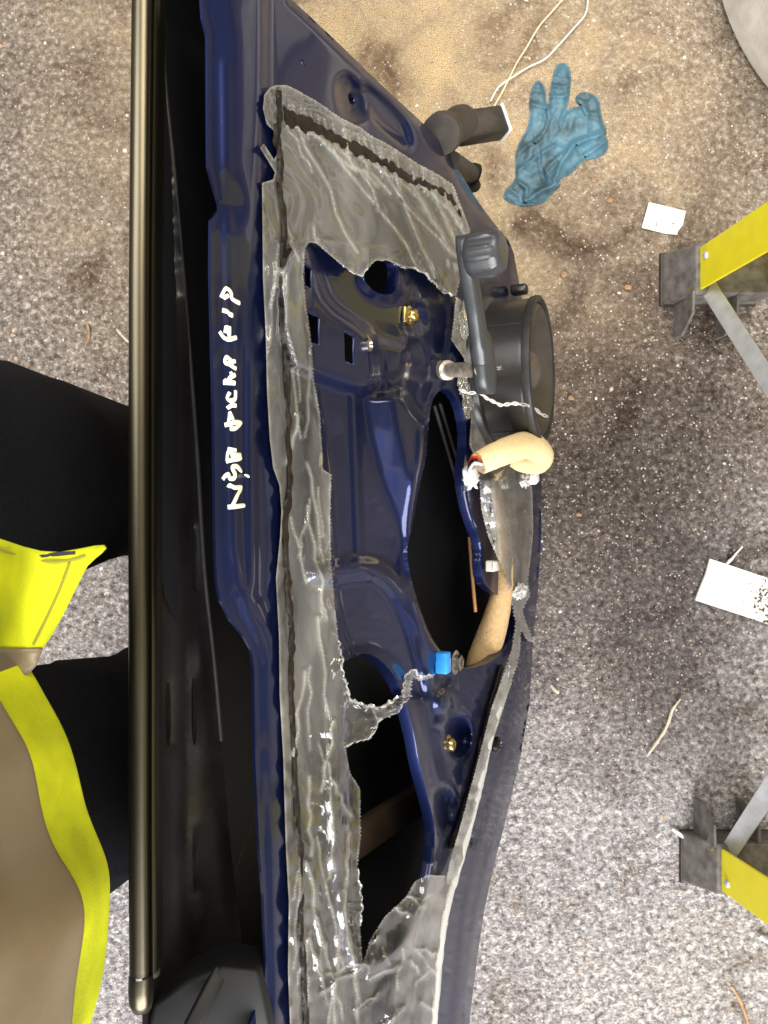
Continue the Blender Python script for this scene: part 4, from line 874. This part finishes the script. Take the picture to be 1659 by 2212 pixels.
# ================================================================ things lying on the floor
def floor_blob(name, poly, step, hf, m, z0=.0008):
    pv, fs, rims = patch(poly, [], step); h = hf(pv); V = [flo(x, y, max(z0, z0+hh)) for (x, y), hh in zip(pv, h)]; f2 = []
    for f in fs:
        a, b, c = (V[i] for i in f[:3]); f2.append(f if (b-a).cross(c-a).z > 0 else f[::-1])
    n = len(V); V2 = [Vector((v.x, v.y, .0003)) for v in (V[i] for i in rims[0])]; r = rims[0]; k = len(r)
    f2 += [(r[i], r[(i+1) % k], n+(i+1) % k, n+i) for i in range(k)]+[tuple(n+i for i in range(k))]
    return recenter(obj(name, V+V2, f2, m))
gl_ = chaikin(z3b([(350, 960), (360, 990), (430, 1020), (500, 1015), (560, 1000), (600, 950), (645, 900), (620, 885), (690, 860), (740, 800), (760, 788), (830, 780), (872, 740), (872, 690), (845, 665), (868, 650), (845, 600), (832, 540), (832, 490), (790, 460), (740, 452), (705, 480), (715, 512), (742, 518), (690, 532), (665, 548), (676, 500), (690, 400), (685, 340), (660, 310), (622, 313), (600, 360), (582, 460), (570, 535), (562, 440), (540, 400), (510, 402), (490, 440), (480, 510), (485, 560), (470, 640), (430, 700), (410, 770), (415, 850), (410, 890), (380, 920)]), 1)
creases = [z3b(c) for c in ([(600, 360), (650, 375), (690, 380)], [(590, 420), (640, 430), (685, 420)], [(585, 470), (620, 480), (680, 470)], [(490, 440), (530, 450), (560, 440)], [(480, 510), (520, 520), (570, 530)], [(570, 535), (580, 580), (560, 640), (510, 700)], [(660, 548), (630, 600), (640, 640), (600, 700)], [(740, 518), (760, 560), (830, 560)],
           [(845, 660), (760, 690), (700, 715), (640, 800), (610, 885)], [(700, 715), (740, 760), (760, 788)], [(860, 690), (800, 740), (750, 770)], [(410, 770), (470, 720), (540, 680)], [(520, 690), (530, 800), (560, 900)], [(415, 850), (480, 800), (600, 720)], [(560, 840), (600, 800), (640, 760)], [(380, 930), (430, 960), (450, 1010)], [(470, 990), (540, 940), (640, 900)], [(430, 900), (470, 930), (460, 990)], [(720, 480), (760, 490), (790, 470)])]
def glove_h(pv):
    d = dist(pv, gl_); h = .0042*np.sqrt(np.clip(d/12, 0, 1)); h += .0024*fnoise(pv, .03, .03, 2)*sstep(d/10)+.0030*np.abs(fnoise(pv, .05, .02, 11))*sstep(d/8)+.0045*(.35-np.abs(fnoise(pv, .045, .03, 5)))*sstep(d/8)
    for i, c in enumerate(creases):
        h += (.0048 if i % 3 else -.0030)*ridge(pv, c, 7)*sstep(d/7+.3)
    h += .006*ridge(pv, creases[8], 14)+.004*ridge(pv, creases[16], 10); return h
g = floor_blob('glove', gl_, 4.2, glove_h, M['glove'])
tag(g, 'crumpled blue nitrile glove lying on the concrete', 'glove')
def cutlist(name, pts, z, m, th): 
    V = [flo(x, y, z) for x, y in pts]; mb = MB(); mb.prism(V, (0, 0, -th)); return recenter(mb.build(name, m, None, smooth=False))
card1 = recenter(MB().prism([flo(x, y, zz) for (x, y), zz in zip(z4b([(585, 220), (700, 245), (920, 300), (890, 430), (850, 480), (840, 515), (740, 505), (520, 450), (540, 380)]), (.006, .004, .003, .004, .003, .0022, .0022, .003, .004))], (0, 0, -.0009)).build('paper_scrap', M['card'], None, smooth=False))
tag(card1, 'small torn white paper scrap on the floor above the ladder foot', 'paper')
for a, b in (((640, 310), (645, 316)), ((660, 380), (650, 440)), ((590, 430), (583, 456)), ((790, 410), (815, 415))):
    q = [flo(*z4b([t])[0], .0046) for t in (a, b)]; mb = MB(); mb.bar(q[0], q[1]+Vector((.0004, 0, 0)), .0009, .0006, (0, 0, 1)); mb.v = [v-card1.location for v in mb.v]; mb.build('pen_mark', M['ink'], card1, smooth=False)
c2 = MB().prism([flo(x, y, .0075) for x, y in z5b([(935, 632), (1560, 840), (1900, 950), (1800, 1500), (1520, 1400), (752, 1150), (800, 1020), (880, 830)])], (0, 0, -.004)).build('mossy_offcut', M['mossy'], None, smooth=False)
recenter(c2); tag(c2, 'white board offcut speckled with dark dirt at the right edge', 'board')
mb = MB(); mb.tube([flo(x, y, zz) for (x, y), zz in zip(z5b([(1120, 720), (1200, 640), (1260, 570), (1340, 480)]), (.004, .005, .007, .009))], [.003, .0038, .0032, .002], seg=8, flat=.5, wob=.5)
t = recenter(mb.build('paper_twist', M['card'])); tag(t, 'small twist of white paper poking out above the dirty board', 'paper')
wa = z3b([(305, 530), (350, 450), (380, 390), (420, 310), (470, 230), (530, 130), (600, 50), (660, -20)]); wb = z3b([(290, 500), (330, 430), (400, 380), (480, 330), (560, 290), (620, 230), (700, 140), (755, 75), (770, 10), (765, -40)])
for pts, m, nm in ((wa, M['ivory'], 'ivory loose wire curving up from the black connector'), (wb, M['whitewire'], 'white loose wire bending right towards the top edge')):
    mb = MB(); mb.tube([flo(x, y, .0035+.004*abs(math.sin(i*1.1))) for i, (x, y) in enumerate(pts)], .0012, seg=8); tag(recenter(mb.build('loose_wire', m)), nm, 'wire', 'loose wires at the hinge end')
# dusty tyre in the top right corner: lies flat, its outer tread facing the camera's side
tc = flo(2090, -165, .03); tc.z = 0; e_ = flo(1609, 92, .03); e_.z = 0; tr = (e_-tc).length
ty = empty('tyre', (tc.x, tc.y, 0)); tag(ty, 'dusty pale grey tyre at the top right corner', 'tyre')
mb = MB(); rr = tr*.98; sw = .045
mb.lathe((0, 0, 0), (0, 0, 1), [(rr*.72, .004), (rr*.9, .0), (rr*.975, .012), (rr*.985, .03), (rr*.985, .10), (rr*.965, .115)], 96); mb.build('tread_base', M['tyre_groove'], ty)
mb = MB(); mb.lathe((0, 0, 0), (0, 0, 1), [(rr*.968, .113), (rr*.95, .125), (rr*.8, .135), (rr*.62, .125), (rr*.58, .11), (rr*.58, .02), (rr*.72, .004)], 96); mb.build('tyre_sidewall', M['tyre'], ty)
for i in range(90):
    a = math.pi*(.98+.50*i/90)
    if i % 2: continue
    d = Vector((math.cos(a), math.sin(a), 0)); t_ = Vector((-d.y, d.x, 0)); mb = MB(); mb.bar(d*rr*.992+Vector((0, 0, .012)), d*rr*.985+t_*.006+Vector((0, 0, .112)), .0165, .012, d); mb.build('tread_block', M['tyre'], ty, smooth=False, bevel=.002)
# leaves, chips, straws
bits = [(1233, 860, 'leaf', 9, 'small orange leaf fragment right of the foam cable'), (1415, 68, 'leaf', 8, 'orange chip near the top edge beside the tyre'), (1283, 390, 'leaf', 8, 'orange chip below the blue glove cuff'), (1318, 432, 'leaf', 8, 'reddish chip left of the paper scrap'), (1357, 620, 'leaf', 11, 'tan flake left of the upper ladder foot'), (1218, 593, 'leaf', 9, 'tan flake just above the loudspeaker'), (1250, 1112, 'leaf', 8, 'tan fragment right of the white connector'), (1583, 1965, 'leaf', 0, '')]
for x, y, k, r, lab in bits:
    if not r: continue
    a0 = random.uniform(0, 6); pl = [(x+r*random.uniform(.6, 1.1)*math.cos(a0+i*.9), y+r*.7*random.uniform(.6, 1.1)*math.sin(a0+i*.9)) for i in range(7)]
    mb = MB(); mb.prism([flo(px, py, .0028+.001*random.random()) for px, py in pl], (0, 0, -.0018)); tag(recenter(mb.build('leaf_fragment', M['leaf'], None, smooth=False)), lab, 'leaf', 'dry leaf fragments on the floor')
def stick(pts, r, m, nm, lab, cat):
    mb = MB(); mb.tube([flo(x, y, r+.0012+.001*math.sin(i)) for i, (x, y) in enumerate(pts)], [r*.7]+[r]*(len(pts)-2)+[r*.5], seg=7, wob=.3); tag(recenter(mb.build(nm, m)), lab, cat, 'straws and twigs on the floor')
stick([(1398, 1632), (1418, 1605), (1440, 1570), (1452, 1535), (1470, 1510)], .0022, M['straw'], 'straw', 'curved pale straw on the bare floor between the two ladder feet', 'straw')
stick([(1452, 1790), (1468, 1802), (1484, 1816)], .0030, M['whitewire'], 'plastic_sliver', 'short white sliver touching the lower ladder foot', 'plastic sliver')
stick([(1425, 1800), (1420, 1803), (1416, 1808)], .0035, M['card'], 'paper_crumb', 'white crumb left of the sliver by the lower ladder foot', 'paper')
stick([(1580, 2130), (1598, 2160), (1612, 2200), (1618, 2225)], .0024, M['leaf'], 'twig', 'brown twig in the bottom right corner', 'twig')
stick([(188, 698), (192, 722), (190, 742)], .0022, M['leaf'], 'twig', 'short brown twig left of the door trim', 'twig')
stick([(252, 712), (268, 730), (284, 745)], .0022, M['straw'], 'straw', 'pale straw against the left edge of the door trim', 'straw')
stick([(1190, 1480), (1198, 1490), (1207, 1497)], .0028, M['straw'], 'straw', 'short straw beside the door bottom edge', 'straw')
stick([(1640, 2022), (1655, 2030), (1680, 2040)], .0045, M['alu'], 'metal_strip', 'shiny metal strip under the lower ladder stile', 'metal strip')
